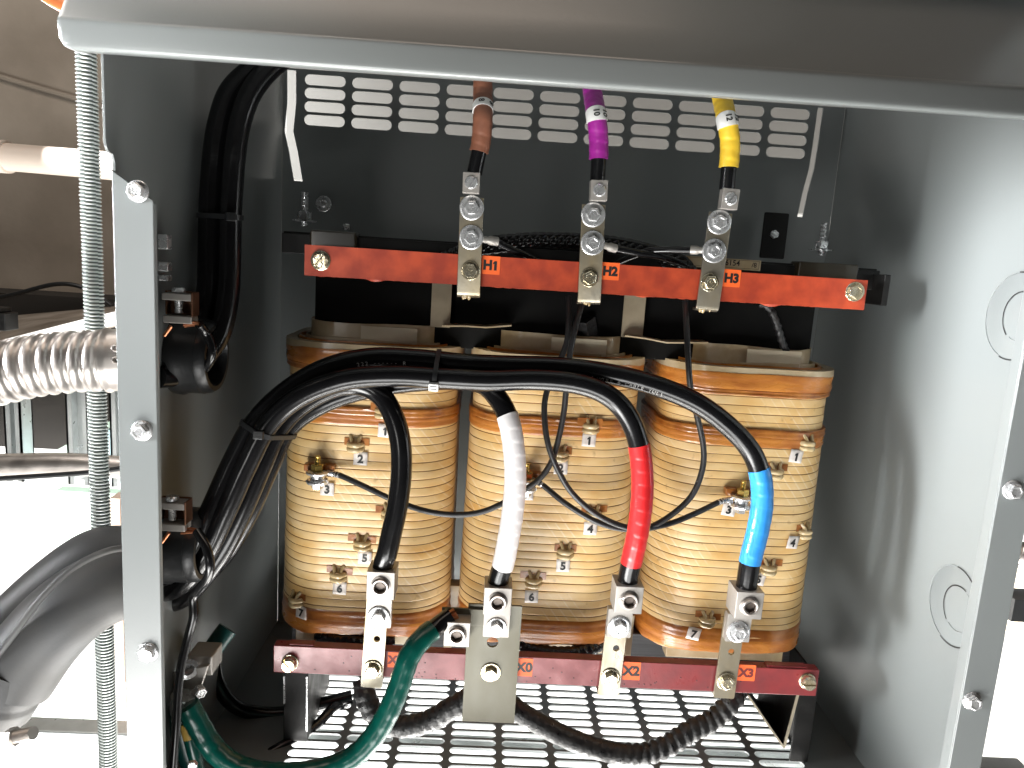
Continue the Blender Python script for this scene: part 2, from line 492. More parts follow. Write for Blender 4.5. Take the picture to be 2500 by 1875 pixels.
def slotscrew(pos, R, parent, ang=0.8, m=M_zincy, washer=None, M=None, h=0.005, name='screw'):
    M = M or front(pos)
    z0 = 0
    if washer:
        bm = bmesh.new()
        lathe(bm, [(0, 0), (washer, 0), (washer, 0.0012), (washer * 0.93, 0.0016), (0, 0.0016)], M, 32)
        obj('washer', bm, m, parent)
        z0 = 0.0015
    Mh = M @ Matrix.Rotation(ang, 4, 'Z')
    bm = bmesh.new()
    w = R * 0.13
    # two half heads leave a real slot
    for sgn in (1, -1):
        pts = []
        a0 = math.asin(w / R)
        n = 14
        arc = [(R * math.cos(a0 + (PI - 2 * a0) * k / n), sgn * R * math.sin(a0 + (PI - 2 * a0) * k / n)) for k in range(n + 1)]
        lo_, hi_ = [], []
        top = []
        for x, y in arc:
            lo_.append(bm.verts.new(Mh @ Vector((x, y, z0))))
            hi_.append(bm.verts.new(Mh @ Vector((x, y, z0 + h * 0.6))))
            top.append(bm.verts.new(Mh @ Vector((x * 0.8, max(abs(y) * 0.8, w) * sgn, z0 + h))))
        for k in range(n):
            bm.faces.new((lo_[k], lo_[k + 1], hi_[k + 1], hi_[k]))
            bm.faces.new((hi_[k], hi_[k + 1], top[k + 1], top[k]))
        bm.faces.new(top)
        bm.faces.new((lo_[0], hi_[0], top[0], top[-1], hi_[-1], lo_[-1]))
    lathe(bm, [(0, z0), (R * 0.9, z0), (R * 0.9, z0 + h * 0.35), (0, z0 + h * 0.35)], Mh, 20)
    return obj(name, bm, m, parent, smooth=25)


def socketscrew(pos, R, parent, M=None):
    M = M or front(pos)
    bm = bmesh.new()
    lathe(bm, [(R * 1.2, 0), (R * 1.2, 0.0006), (R * 1.03, 0.0010), (R, 0.0045), (R * 0.93, 0.0052), (R * 0.78, 0.0052), (R * 0.70, 0.0046)], M, 36)
    lathe(bm, [(R * 0.73, 0.0047), (R * 0.66, 0.0042), (R * 0.60, 0.0006), (0, 0.0004)], M @ Matrix.Rotation(0.35, 4, 'Z'), 6, mi=1)
    return obj('socket_screw', bm, [M_screwdark, M_well], parent, smooth=25)


M_well = mat('socket_well_shade', (0.13, 0.105, 0.09), 0.4, 0.6, nscale=150)  # dark colour paints in the shade of a deep socket
M_screwdark = mat('socket_screw_metal', (0.50, 0.46, 0.43), 0.3, 0.9, col2=(0.35, 0.31, 0.28), nscale=120)

# ------------------------------------------------------------------ setting: room
bm = bmesh.new(); box(bm, (-8, -8, -1.6), (8, 8, -1.5))
tagit(obj('ground', bm, M_ground), 'pale bright floor far below the hung transformer', 'floor', kind='structure')
bm = bmesh.new(); box(bm, (-6, 2.3, -0.42), (-0.30, 2.5, 2.6))
# shuttering seams
tagit(obj('concrete_wall', bm, M_concrete), 'brown concrete wall at upper left behind the threaded rod', 'wall', kind='structure')
t = None
bm = bmesh.new(); box(bm, (-6, 2.2, -1.498), (5, 2.29, -0.43))
tagit(obj('white_wall', bm, M_whitewall), 'overexposed white lower wall beyond the cabinet', 'wall', kind='structure')
bm = bmesh.new()
path = [Q(-60, 88, 2.28), Q(80, 178, 2.28), Q(230, 242, 2.28)]
tube(bm, spline([Q(-200, 95, 2.29), Q(10, 168, 2.29), Q(230, 232, 2.29), Q(400, 290, 2.29)], 0.02), 0.008, 8)
tagit(obj('wall_seam', bm, M_concrete), 'raised formwork seam sloping across the concrete wall', 'seam', kind='structure')

th = thing('vent_backdrop', (0.3, 1.7, 0.1), 'pale grey wall stand-in as duct seen through the upper vent slots', 'backdrop')
bm = bmesh.new(); box(bm, (-0.42, 1.5, 0.12), (1.0, 1.9, 0.75)); obj('backdrop_box', bm, M_backdrop, th, bevel=0.006)  # added box standing in for the wall behind the vents

th = thing('pvc_pipe', Q(130, 340, 1.35), 'white plastic pipe running behind the threaded rod into the cabinet side', 'pipe')
pts = [Q(-200, 326, 1.4), Q(0, 338, 1.38), Q(258, 360, 1.35), Q(400, 370, 1.34)]
bm = bmesh.new(); tube(bm, spline(pts, 0.02), 0.0240, 32); obj('pipe_run', bm, M_pvc, th)
pts = [Q(-200, 326, 1.4), Q(18, 339, 1.378)]
bm = bmesh.new(); tube(bm, spline(pts, 0.02), 0.0285, 32); obj('coupling', bm, M_pvc, th)

th = thing('orange_pipe', Q(110, 5, 1.2), 'sliver of orange plastic peeking above the lid corner', 'pipe')
bm = bmesh.new(); tube(bm, spline([Q(60, -40, 1.2), Q(118, 2, 1.2), Q(160, 22, 1.2), Q(220, 50, 1.2)], 0.01), 0.011, 16); obj('pipe_run', bm, M_orpipe, th)

# long low housing behind, with its white edge strip
th = thing('ledge_housing', Q(60, 720, 1.5), 'dusty flat topped housing with white front edge behind the conduit', 'housing')


def prism(bm, front_pts, back):
    a = [bm.verts.new(p) for p in front_pts]
    b = [bm.verts.new(Vector(p) + Vector(back)) for p in front_pts]
    n = len(a)
    bm.faces.new(a); bm.faces.new(b[::-1])
    for k in range(n):
        bm.faces.new((a[k], b[k], b[(k + 1) % n], a[(k + 1) % n]))
    return bm


a = Q(-300, 830, 1.38); b_ = Q(175, 700, 1.50); c_ = Q(420, 640, 1.60)
bm = bmesh.new()
v = [bm.verts.new(p) for p in (a, b_, c_, c_ + Vector((0, 0.68, 0.02)), b_ + Vector((-0.1, 0.78, 0.02)), a + Vector((-0.5, 0.9, 0.03)))]
v2 = [bm.verts.new(x.co - Vector((0, 0, 0.02))) for x in v]
bm.faces.new(v); bm.faces.new(v2[::-1])
for k in range(6):
    bm.faces.new((v[k], v2[k], v2[(k + 1) % 6], v[(k + 1) % 6]))
M_dusty = mat('dusty_sheet', (0.30, 0.26, 0.22), 0.7, col2=(0.16, 0.13, 0.1), nscale=12, namt=1, bump=0.2)
obj('top_panel', bm, M_dusty, th)
bm = bmesh.new()
e1 = a + Vector((-0.02, -0.01, 0)); e2 = b_ + Vector((0, -0.01, 0)); e3 = c_ + Vector((0, -0.01, 0))
for p, q in ((e1, e2), (e2, e3)):
    prism(bm, [p + Vector((0, 0, 0.008)), q + Vector((0, 0, 0.008)), q + Vector((0, 0, -0.02)), p + Vector((0, 0, -0.02))], (0, 0.008, 0))
obj('edge_strip', bm, M_whitewall, th)
th = thing('clamp_block', Q(18, 690, 1.45), 'small dark clamp block sitting on the dusty housing', 'clamp')
bm = bmesh.new(); p = Q(12, 692, 1.42); box(bm, p - Vector((0.03, 0.02, 0.018)), p + Vector((0.012, 0.02, 0.015)))
box(bm, p - Vector((0.02, 0.02, -0.015)), p + Vector((0.0, 0.02, 0.024)))
obj('block', bm, M_black, th, bevel=0.002)
bm = bmesh.new(); tube(bm, spline([Q(-80, 655, 1.9), Q(20, 638, 1.9), Q(110, 615, 1.9), Q(160, 615, 1.9), Q(205, 634, 1.9), Q(240, 660, 1.9)], 0.01), 0.0055, 12)
tagit(obj('background_cable', bm, M_rubber), 'thin black cable arching against the concrete wall', 'cable')
# dark sheet painted as the shade of the bay under the housing
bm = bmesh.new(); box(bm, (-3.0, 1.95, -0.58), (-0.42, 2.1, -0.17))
tagit(obj('bay_shade_sheet', bm, M_dark), 'dark brown sheet painted as the shade under the dusty housing', 'panel')
for i, (u, w, lab) in enumerate(((26, 0.034, 'galvanised strut upright furthest left under the housing'), (166, 0.045, 'galvanised strut upright just left of the threaded rod'), (258, 0.04, 'narrow bright strut upright between rod and cabinet post'))):
    p = Q(u, 900, 1.5); q = Q(u, 1000, 1.5)
    bm = bmesh.new()
    box(bm, (p.x - w / 2, 1.5, -0.52), (p.x - w / 2 + 0.004, 1.54, -0.27)); box(bm, (p.x + w / 2 - 0.004, 1.5, -0.52), (p.x + w / 2, 1.54, -0.27))
    box(bm, (p.x - w / 2, 1.536, -0.52), (p.x + w / 2, 1.54, -0.27)); box(bm, (p.x - w / 2, 1.5, -0.52), (p.x - w / 2 + 0.012, 1.503, -0.27)); box(bm, (p.x + w / 2 - 0.012, 1.5, -0.52), (p.x + w / 2, 1.503, -0.27))
    tagit(obj('strut_upright', bm, M_strut), lab, 'strut', 'strut uprights behind the cabinet')
bm = bmesh.new()
prism(bm, [Q(70, 1000, 1.75), Q(255, 900, 1.75), Q(330, 900, 1.75), Q(330, 1000, 1.75)], (0, 0.05, 0))
tagit(obj('sloped_board', bm, M_mint), 'pale mint board with sloping top edge behind the threaded rod', 'board')
bm = bmesh.new(); p = Q(246, 965, 1.7); q = Q(320, 1035, 1.7); box(bm, (p.x, 1.66, q.z), (q.x, 1.7, p.z + 0.05))
tagit(obj('blue_board', bm, M_cyan), 'pale blue board edge squeezed beside the cabinet post', 'board')
bm = bmesh.new(); p = Q(118, 1060, 1.9); q = Q(330, 1180, 1.9); box(bm, (p.x, 1.9, q.z - 0.1), (q.x, 1.94, p.z))
tagit(obj('mint_board', bm, M_mint), 'washed out mint board low on the white wall', 'board')
bm = bmesh.new()
tube(bm, spline([Q(-200, 1002, 1.3), Q(0, 1004, 1.3), Q(150, 1002, 1.3), Q(300, 1012, 1.3), Q(420, 1016, 1.3)], 0.02), 0.020, 24)
tagit(obj('horizontal_duct', bm, M_cond), 'dull metal pipe running level behind the rod at mid height', 'pipe')
bm = bmesh.new(); tube(bm, spline([Q(-100, 1040, 1.25), Q(60, 1030, 1.25), Q(200, 1020, 1.25), Q(300, 1006, 1.25)], 0.01), 0.0045, 10)
tagit(obj('sagging_cable', bm, M_rubber), 'thin black cable hanging just below the level metal pipe', 'cable')
bm = bmesh.new(); p = Q(243, 1330, 1.1); q = Q(290, 1330, 1.1)
box(bm, (p.x, 1.1, -1.49), (p.x + 0.016, 1.13, -0.40)); box(bm, (p.x + 0.018, 1.1, -1.49), (p.x + 0.05, 1.13, -0.40))
tagit(obj('wooden_upright', bm, M_pinkw), 'pale pinkish timber upright between rod and cabinet post', 'timber')
# right hand exterior
bm = bmesh.new(); p = P(2440, 1520, 1.5); box(bm, (p.x - 0.2, 1.5, p.z - 0.03), (p.x + 0.6, 1.9, p.z))
tagit(obj('plywood_shelf', bm, mat('pale_ply', (0.78, 0.68, 0.52), 0.6, col2=(0.68, 0.56, 0.4), nscale=20, stretch=(1, 1, 20))), 'bleached plywood shelf outside the right post', 'shelf')
bm = bmesh.new(); p = P(2478, 1495, 1.2); box(bm, (p.x - 0.004, 1.2, p.z - 0.018), (p.x + 0.06, 1.25, p.z + 0.024))
tagit(obj('junction_block', bm, M_rubber), 'small black block outside the right post', 'block')
bm = bmesh.new()
pp = spline([P(2440, 1330, 1.25), P(2560, 1390, 1.25), P(2700, 1480, 1.25)], 0.003)
tube(bm, pp, lambda s, a: 0.022 + 0.0025 * math.sin(s * 2 * PI / 0.012 + a), 20)
tagit(obj('corrugated_hose', bm, M_cond), 'bit of ribbed metal hose outside the right post', 'conduit')

# under the cabinet: trapeze strut seen through the floor slots
for yy, lab in ((0.86, 'front trapeze strut seen through the floor slots'), (1.02, 'rear trapeze strut under the floor grille')):
    bm = bmesh.new(); box(bm, (-0.6, yy, -0.665), (0.75, yy + 0.03, -0.625))
    if yy == 0.86:
        tagit(obj('trapeze_strut', bm, M_strut, bevel=0.003), lab, 'strut')
    else:
        bm.free()

# threaded rod
def rod():
    c = Q(209, 850, 0.79)
    bm = bmesh.new()
    r1, r2, pitch_ = 0.0102, 0.0086, 0.0038
    n = 24; rows = int(1.35 / pitch_ * 6)
    rings = []
    prof = [r1, r1, (r1 + r2) / 2, r2, r2, (r1 + r2) / 2]
    for i in range(rows):
        z = -0.95 + i * pitch_ / 6
        ring = []
        for k in range(n):
            ph = (i / 6 + k / n) % 1 * 6
            j = int(ph); f = ph - j
            rr = prof[j % 6] * (1 - f) + prof[(j + 1) % 6] * f
            ring.append(bm.verts.new((c.x + rr * math.cos(2 * PI * k / n), c.y + rr * math.sin(2 * PI * k / n), z)))
        rings.append(ring)
    for a, b in zip(rings, rings[1:]):
        for k in range(n):
            f = bm.faces.new((a[k], a[(k + 1) % n], b[(k + 1) % n], b[k]))
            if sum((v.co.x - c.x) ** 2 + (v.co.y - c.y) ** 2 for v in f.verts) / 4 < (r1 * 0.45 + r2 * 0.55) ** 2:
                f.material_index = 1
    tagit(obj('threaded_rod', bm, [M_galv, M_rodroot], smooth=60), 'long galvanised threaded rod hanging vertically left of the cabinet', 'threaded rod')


rod()

# ------------------------------------------------------------------ enclosure
XL, XR, YF, YB, ZF, ZT = -0.307, 0.485, 0.62, 1.09, -0.585, 0.30
enc = thing('transformer_enclosure', (0.09, 0.85, ZF), 'open grey steel transformer cabinet with slotted back and floor', 'cabinet')
T = 0.0022
# left side panel with the forward tab under the lid; local x=Y, local y=Z
MYZ = Matrix(((0, 0, 1, 0), (1, 0, 0, 0), (0, 1, 0, 0), (0, 0, 0, 1)))   # (x,y,z)->(z, x, y)
tabz = PX(262, 372, XL).z
tabY = PX(256, 250, XL).y
outl = [(YF, ZF), (YB, ZF), (YB, ZT), (tabY, ZT)] + [(tabY + 0.008 * (1 - math.cos(a)), tabz + 0.008 * (1 - math.sin(a))) for a in (0, PI / 8, PI / 4, 3 * PI / 8, PI / 2)] + [(YF - 0.003, tabz), (YF, tabz - 0.006)]
M_ = Matrix.Translation((XL - T, 0, 0)) @ MYZ
bm = plate(outl, [], T, M_)
obj('side_panel', bm, M_paint, enc, smooth=20, bevel=0.0006, label='dark left inner side panel')
M_ = Matrix.Translation((XR, 0, 0)) @ MYZ
outr = [(YF, ZF), (YB, ZF), (YB, ZT), (tabY, ZT), (tabY, tabz), (YF, tabz - 0.006)]
# knockouts as pressed rings: thin annular slots with a bridge
ko = []


def arcslot(cx, cyy, r, w, a0, a1, n=40):
    o_ = [(cx + (r + w) * math.cos(a0 + (a1 - a0) * k / n), cyy + (r + w) * math.sin(a0 + (a1 - a0) * k / n)) for k in range(n + 1)]
    i_ = [(cx + r * math.cos(a1 - (a1 - a0) * k / n), cyy + r * math.sin(a1 - (a1 - a0) * k / n)) for k in range(n + 1)]
    return o_ + i_


k1 = PX(2478, 772, XR); k2 = PX(2328, 1478, XR)
bm = plate(outr, [], T, M_)
obj('side_panel', bm, M_paint, enc, smooth=20, bevel=0.0006, label='bright right inner side panel with knockouts')


def knockout(c, r, ofs):
    """pressed concentric rings on the right wall: a low raised disc inside a grooved ring"""
    bm = bmesh.new()
    Mx = axisM((XR + 0.0001, c.y, c.z), (-1, 0, 0))
    lathe(bm, [(0, 0.0004), (r * 0.975, 0.0004), (r * 0.99, 0.0)], Mx, 64)
    k = obj('knockout', bm, M_paint, enc, smooth=60)
    bm = bmesh.new()
    for rr, cx, a0, a1 in ((r, 0, 1.5, 5.0), (r * 0.56, ofs, -0.9, 1.9)):
        n = 48
        for i in range(n):
            q = []
            for a, ra in ((a0 + (a1 - a0) * i / n, rr), (a0 + (a1 - a0) * (i + 1) / n, rr), (a0 + (a1 - a0) * (i + 1) / n, rr + 0.0013), (a0 + (a1 - a0) * i / n, rr + 0.0013)):
                # local x = into the cabinet, y = up
                q.append(bm.verts.new((XR - 0.0007, c.y + cx - ra * math.cos(a + PI / 2 + PI / 2) * 1.0, c.z + ra * math.sin(a))))
            bm.faces.new(q)
    bmesh.ops.remove_doubles(bm, verts=bm.verts, dist=1e-6)
    obj('knockout_gap', bm, M_ink, k, smooth=0)
    bm = bmesh.new()
    for rr, cx, a0, a1 in ((r, 0, -1.2, 1.4), (r * 0.56, ofs, 2.0, 5.2)):
        n = 40
        pth = [Vector((XR - 0.0004, c.y + cx + rr * math.cos(a0 + (a1 - a0) * i / n), c.z + rr * math.sin(a0 + (a1 - a0) * i / n))) for i in range(n + 1)]
        tube(bm, pth, 0.0005, 6)
    obj('knockout_rim', bm, M_paint, k)


knockout(k1, 0.040, -0.008)
knockout(k2, 0.040, -0.008)

# front flanges with bolts
bm = bmesh.new()
prism(bm, [Vector((XL - T, YF - T, ZF)), Vector((XL + 0.0305, YF - T, ZF)), Vector((XL + 0.0305, YF - T, tabz - 0.034)), Vector((XL - T, YF - T, tabz - 0.012))], (0, T, 0))
box(bm, (XL + 0.0287, YF, ZF), (XL + 0.0305, YF + 0.004, tabz - 0.036))
fl = obj('front_flange', bm, M_paint, enc, smooth=20, bevel=0.0008, label='narrow light grey left front post with three bolts')
bm = bmesh.new()
prism(bm, [Vector((XR + T, YF - T, ZF)), Vector((XR + T, YF - T, tabz - 0.02)), Vector((XR - 0.028, YF - T, tabz - 0.045)), Vector((XR - 0.028, YF - T, ZF))], (0, T, 0))
box(bm, (XR - 0.028, YF, ZF), (XR - 0.0262, YF + 0.012, tabz - 0.045))
fr = obj('front_flange', bm, M_paint, enc, smooth=20, bevel=0.0008, label='grey right front post with two bolts')
for (u, v_) in ((298, 413), (307, 930), (321, 1408)):
    p = Q(u, v_ , YF - T); p.y = YF - T
    hexbolt(p, 0.0073, fl, h=0.0055, flange=0.0090, marks=False)
for (u, v_) in ((2186, 1058), (2099, 1513)):
    p = Q(u, v_, YF - T); p.y = YF - T
    hexbolt(p, 0.0070, fr, h=0.0055, flange=0.0088, marks=False)

# back panel with vents
MXZ = Matrix(((1, 0, 0, 0), (0, 0, 1, 0), (0, 1, 0, 0), (0, 0, 0, 1)))  # (x,y,z)->(x,z,y)
vx0, dx = P(792, 295, YB).x, (P(1918, 373, YB).x - P(792, 295, YB).x) / 10
zr = [P(792, 295, YB).z, P(792, 262, YB).z, P(792, 231, YB).z, P(797, 197, YB).z]
holes = []
dz = (zr[3] - zr[0]) / 3
for j in range(11):
    for i in range(4):
        holes.append(stadium(vx0 + j * dx, zr[0] + i * dz, dx * 0.865, dz * 0.80))
for pts, w in (([(712, 60), (712, 150), (712, 250), (705, 320), (716, 370), (728, 442)], 0.0125), ([(2004, 130), (2004, 260), (1990, 360), (1982, 410), (1966, 470), (1953, 530)], 0.008)):
    g_ = [P(u, v_, YB) for u, v_ in pts]
    for p in g_:
        p.z = min(p.z, zr[3] + dz * 0.6)
    g_ = g_[1:] if g_[0].z == g_[1].z else g_
    holes.append([(p.x - w / 2, p.z) for p in g_] + [(p.x + w / 2, p.z) for p in g_[::-1]])
bm = plate([(XL, ZF), (XR, ZF), (XR, zr[3] + dz * 0.75), (XL, zr[3] + dz * 0.75)], holes, T, Matrix.Translation((0, YB, 0)) @ MXZ)
obj('back_panel', bm, M_paint, enc, smooth=20)
# floor grille: rows in Y
MXY = Matrix.Identity(4)
fx0 = 0.0 + PZ(1262, 1860, ZF).x
rp = 0.0158
holes = []
fcx = 0.102
for j in range(10):
    for i in range(29):
        holes.append(stadium(fcx + (j - 4.5) * 0.0625, 0.956 + 7 * rp - i * rp, 0.0555, 0.0118))
bm = plate([(XL, YF + 0.0), (XR, YF), (XR, YB), (XL, YB)], holes, T, Matrix.Translation((0, 0, ZF)))
obj('floor_grille', bm, M_paint, enc, smooth=20)

# lid: sloped front, soft bend and lower lip
lp = P(172, 116, 0.585)
LZ = P(160, 115, 0.585).z; LX0 = P(146, 60, 0.585).x; LX1 = 0.53
bm = bmesh.new()
prof = [(0.600, LZ + 0.0015), (0.590, LZ - 0.0006)] + [(0.588 - 0.003 * math.sin(a), LZ + 0.0024 - 0.003 * math.cos(a)) for a in (0, 0.3, 0.6, 0.9, 1.2, 1.5)]
for z in (0.004, 0.010, 0.0155):
    prof.append((0.585 - z * 0.05, LZ + z))
for k in range(8):
    a = k / 7
    prof.append((0.5842 + 0.0020 * a * a, LZ + 0.0178 + a * 0.0035))
for z in (0.05, 0.12, 0.3):
    prof.append((0.5862 + (z - 0.0213) * 0.62, LZ + z))
xs = [LX0 + 0.0, LX0 + 0.0006, LX0 + 0.003, LX0 + 0.009, LX1]
lift = [0.012, 0.006, 0.0018, 0.0, 0.0]
rows = []
for x, lf in zip(xs, lift):
    row = []
    for (y, z) in prof:
        zz = max(z, LZ + lf) if z < LZ + 0.013 else z
        row.append(bm.verts.new((x, y, zz)))
    rows.append(row)
for a, b in zip(rows, rows[1:]):
    for k in range(len(prof) - 1):
        if (a[k].co - a[k + 1].co).length < 1e-6 and (b[k].co - b[k + 1].co).length < 1e-6:
            continue
        bm.faces.new((a[k], a[k + 1], b[k + 1], b[k]))
# left return of the lid
lr = rows[0]
bk = [bm.verts.new((LX0 + 0.0003, 0.70, v_.co.z)) for v_ in lr]
for k in range(7, len(prof) - 1):
    bm.faces.new((lr[k], bk[k], bk[k + 1], lr[k + 1]))
bmesh.ops.remove_doubles(bm, verts=bm.verts, dist=1e-5)
lid = obj('lid', bm, M_lid, enc, smooth=50)
sm = lid.modifiers.new('s', 'SOLIDIFY'); sm.thickness = 0.0012; sm.offset = 1
bm = bmesh.new(); box(bm, (XL, tabY + 0.01, 0.26), (XR, YB, 0.262)); obj('top_sheet', bm, M_paint, enc)

# ------------------------------------------------------------------ core
core = thing('transformer_core', (0.09, 0.92, -0.56), 'black laminated steel core and clamp frame holding the three coils', 'transformer core')
bm = bmesh.new(); box(bm, (-0.205, 0.868, -0.108), (0.382, 0.985, -0.012)); obj('top_yoke', bm, M_yoke, core, bevel=0.001)
bm = bmesh.new(); box(bm, (-0.225, 0.862, -0.52), (0.405, 0.985, -0.456)); obj('bottom_yoke', bm, M_lam, core, bevel=0.001)
for cx in (-0.1355, 0.0835, 0.312):
    bm = bmesh.new(); box(bm, (cx - 0.035, 0.885, -0.46), (cx + 0.035, 0.965, -0.10)); obj('core_leg', bm, M_black, core)
bm = bmesh.new(); box(bm, (-0.235, 0.835, -0.010), (0.436, 0.842, 0.012)); box(bm, (-0.235, 0.842, 0.008), (0.436, 0.90, 0.014)); box(bm, (0.429, 0.81, -0.026), (0.436, 0.9, 0.008))
obj('clamp_angle', bm, M_black, core, bevel=0.001)
for u0_, u1_, v0, v1 in ((932, 972, 612, 708), (1347, 1387, 636, 730)):
    a = Q(u0_, v0, 0.858); b = Q(u1_, v1, 0.858)
    bm = bmesh.new(); box(bm, (a.x + 0.001, 0.856, b.z), (b.x, 0.858, a.z + 0.02)); obj('insulation_strap', bm, M_strap, core)
for pts in ([(955, 706), (1000, 706), (1050, 709), (1105, 705)], [(1350, 727), (1395, 733), (1440, 742), (1530, 742)]):
    bm = bmesh.new()
    pr = None
    for u, v_ in pts:
        p = Q(u, v_, 0.842)
        r_ = [bm.verts.new(p), bm.verts.new(p + Vector((0, 0.1, 0.0))), bm.verts.new(p + Vector((0, 0.1, 0.0016))), bm.verts.new(p + Vector((0, 0, 0.0016)))]
        if pr:
            for k in range(4):
                bm.faces.new((pr[k], pr[(k + 1) % 4], r_[(k + 1) % 4], r_[k]))
        pr = r_
    obj('barrier_sheet', bm, M_card, core)
# studs and nuts on the clamp
for u, v_, w_ in ((658, 452, 0.9), (1777, 516, 0.9)):
    st = Q(u, v_, 0.93)
    bm = bmesh.new(); n_ = 0.030
    tube(bm, [st + Vector((0, 0, -0.02 + k * 0.0006)) for k in range(68)], lambda s, a: 0.0042 + 0.0004 * math.sin(s * 2 * PI / 0.0016), 14)
    k_ = obj('stud', bm, M_zinc, core)
    bm = bmesh.new(); lathe(bm, [(0, 0), (0.0085, 0), (0.0085, 0.009), (0, 0.009)], Matrix.Translation(st + Vector((0, 0, -0.012))), 6); obj('nut', bm, M_zinc, k_, smooth=20, bevel=0.0005)
    bm = bmesh.new(); lathe(bm, [(0, 0), (0.014, 0), (0.014, 0.0015), (0, 0.0015)], Matrix.Translation(st + Vector((0, 0, -0.0145))), 24); obj('washer', bm, M_zinc, k_)
bm = bmesh.new(); a = Q(1655, 458, 1.02); b = Q(1690, 560, 1.02); box(bm, (a.x - 0.002, 1.018, b.z), (b.x + 0.002, 1.023, a.z)); tb = obj('mounting_tab', bm, M_black, core, bevel=0.002)
p = Q(1672, 506, 1.018); hexbolt(p, 0.006, tb, h=0.004, marks=False)
p = Q(699, 440, 1.08); hexbolt(p, 0.0062, core, h=0.005, washer=0.011, marks=False)
p = Q(742, 490, 0.85)
hexbolt(p, 0.004, core, M=axisM(Q(748, 497, 0.86), (0, 0, 1)), h=0.007, marks=False)
# varnished clamp pads behind the upper bar
for u0_, u1_, v_ in ((672, 770, 505), (1722, 1850, 572)):
    a = Q(u0_, v_, 0.83); b = Q(u1_, v_ + 14, 0.83)
    bm = bmesh.new(); box(bm, (a.x, 0.825, -0.006), (b.x, 0.85, 0.017)); obj('varnished_pad', bm, mat('varnished_dark_pad', (0.03, 0.022, 0.01), 0.3, nscale=60, coat=0.5), core, bevel=0.002)
# wooden spacers and under-coil blocks
for u0_, u1_, v0, v1 in ((1125, 1302, 1366, 1392), (1440, 1690, 1384, 1412), (640, 930, 1335, 1362)):
    a = Q(u0_, v0, 0.845); b = Q(u1_, v1, 0.845)
    bm = bmesh.new(); box(bm, (a.x, 0.843, -0.475), (b.x, 0.90, -0.440)); obj('support_block', bm, M_card, core, bevel=0.001)
for u0_, u1_, v0, v1 in ((1352, 1362, 1330, 1420), (960, 975, 1360, 1400)):
    a = Q(u0_, v0, 0.80); b = Q(u1_, v1, 0.80)
    bm = bmesh.new(); box(bm, (a.x, 0.80, b.z), (b.x, 0.803, a.z)); obj('insulation_strap', bm, M_card, core)
a = Q(960, 1264, 0.88); b = Q(1003, 1340, 0.88)
bm = bmesh.new(); box(bm, (a.x, 0.88, b.z), (b.x, 0.90, a.z)); obj('support_block', bm, M_card, core, bevel=0.001)
# foot brackets under the lower bar
zb = -0.47
def foot(u0_, u1_, vb, name_label, side):
    a = Q(u0_, vb, 0.80); b = Q(u1_, vb, 0.80)
    bm = bmesh.new()
    box(bm, (a.x, 0.80, ZF + 0.004), (b.x, 0.803, zb)); box(bm, (a.x if side < 0 else b.x - 0.003, 0.803, ZF + 0.004), (a.x + 0.003 if side < 0 else b.x, 0.92, zb))
    o_ = obj('foot_bracket', bm, M_black, core, bevel=0.0008, label=name_label)
    return a, b


foot(612, 664, 1578, 'left black foot bracket under the lower bar', 1)
foot(1708, 1748, 1624, 'right black foot bracket under the lower bar', 1)
# gusset on the right foot: shade painted as black faces behind pale edges
bm = bmesh.new()
g = [Q(1612, 1500, 0.80), Q(1690, 1614, 0.795), Q(1720, 1500, 0.80)]
for p, q in ((g[0], g[1]), (g[2], g[1])):
    d = (q - p)
    prism(bm, [p, q, q + Vector((0.0032, 0, 0)), p + Vector((0.0032, 0, 0))], (0, 0.09, 0))
gu = obj('gusset', bm, M_black, core, smooth=20)
bm = bmesh.new()
for p, q in ((g[0], g[1]), (g[2], g[1])):
    prism(bm, [p, q, q + Vector((0.0030, 0, 0)), p + Vector((0.0030, 0, 0))], (0, -0.0015, 0))
obj('gusset_edge', bm, mat('gusset_edge', (0.45, 0.40, 0.30), 0.4, 0.3, nscale=60), gu, smooth=20)
bm = bmesh.new()
for p, q in ((Q(661, 1462, 0.798), Q(661, 1580, 0.798)), (Q(612, 1462, 0.798), Q(612, 1520, 0.798))):
    prism(bm, [p, q, q + Vector((0.0016, 0, 0)), p + Vector((0.0016, 0, 0))], (0, 0.002, 0))
obj('bracket_edge', bm, M_zinc, core)

# ------------------------------------------------------------------ coils
CA, CB, CR, CYC = 0.1015, 0.094, 0.054, 0.925
BOW = 0.005


def rr_pts(a, b, r, n=128, bow=BOW):
    """rounded rectangle outline, evenly by angle parameter; returns (x,y,nx,ny)"""
    segs = []
    # build dense polyline
    pts = []
    K = 12
    for (cx, cyy, a0) in ((a - r, -(b - r), -PI / 2), (a - r, b - r, 0), (-(a - r), b - r, PI / 2), (-(a - r), -(b - r), PI)):
        for k in range(K + 1):
            t_ = a0 + PI / 2 * k / K
            x = cx + r * math.cos(t_); y = cyy + r * math.sin(t_)
            pts.append((x, y, math.cos(t_), math.sin(t_)))
        # straight to the next corner: subdivide
        pts.append('S')
    out = []
    cl = [p for p in pts]
    for i, p in enumerate(cl):
        if p == 'S':
            p1 = out[-1]; nx = cl[(i + 1) % len(cl)]
            for k in range(1, 10):
                f = k / 10
                out.append((p1[0] + (nx[0] - p1[0]) * f, p1[1] + (nx[1] - p1[1]) * f, p1[2], p1[3]))
        else:
            out.append(p)
    res = []
    for x, y, nx, ny in out:
        if y < 0:
            y -= bow * max(0, 1 - (x / a) ** 2) * min(1, -y / (b * 0.6))
        res.append((x, y, nx, ny))
    return res


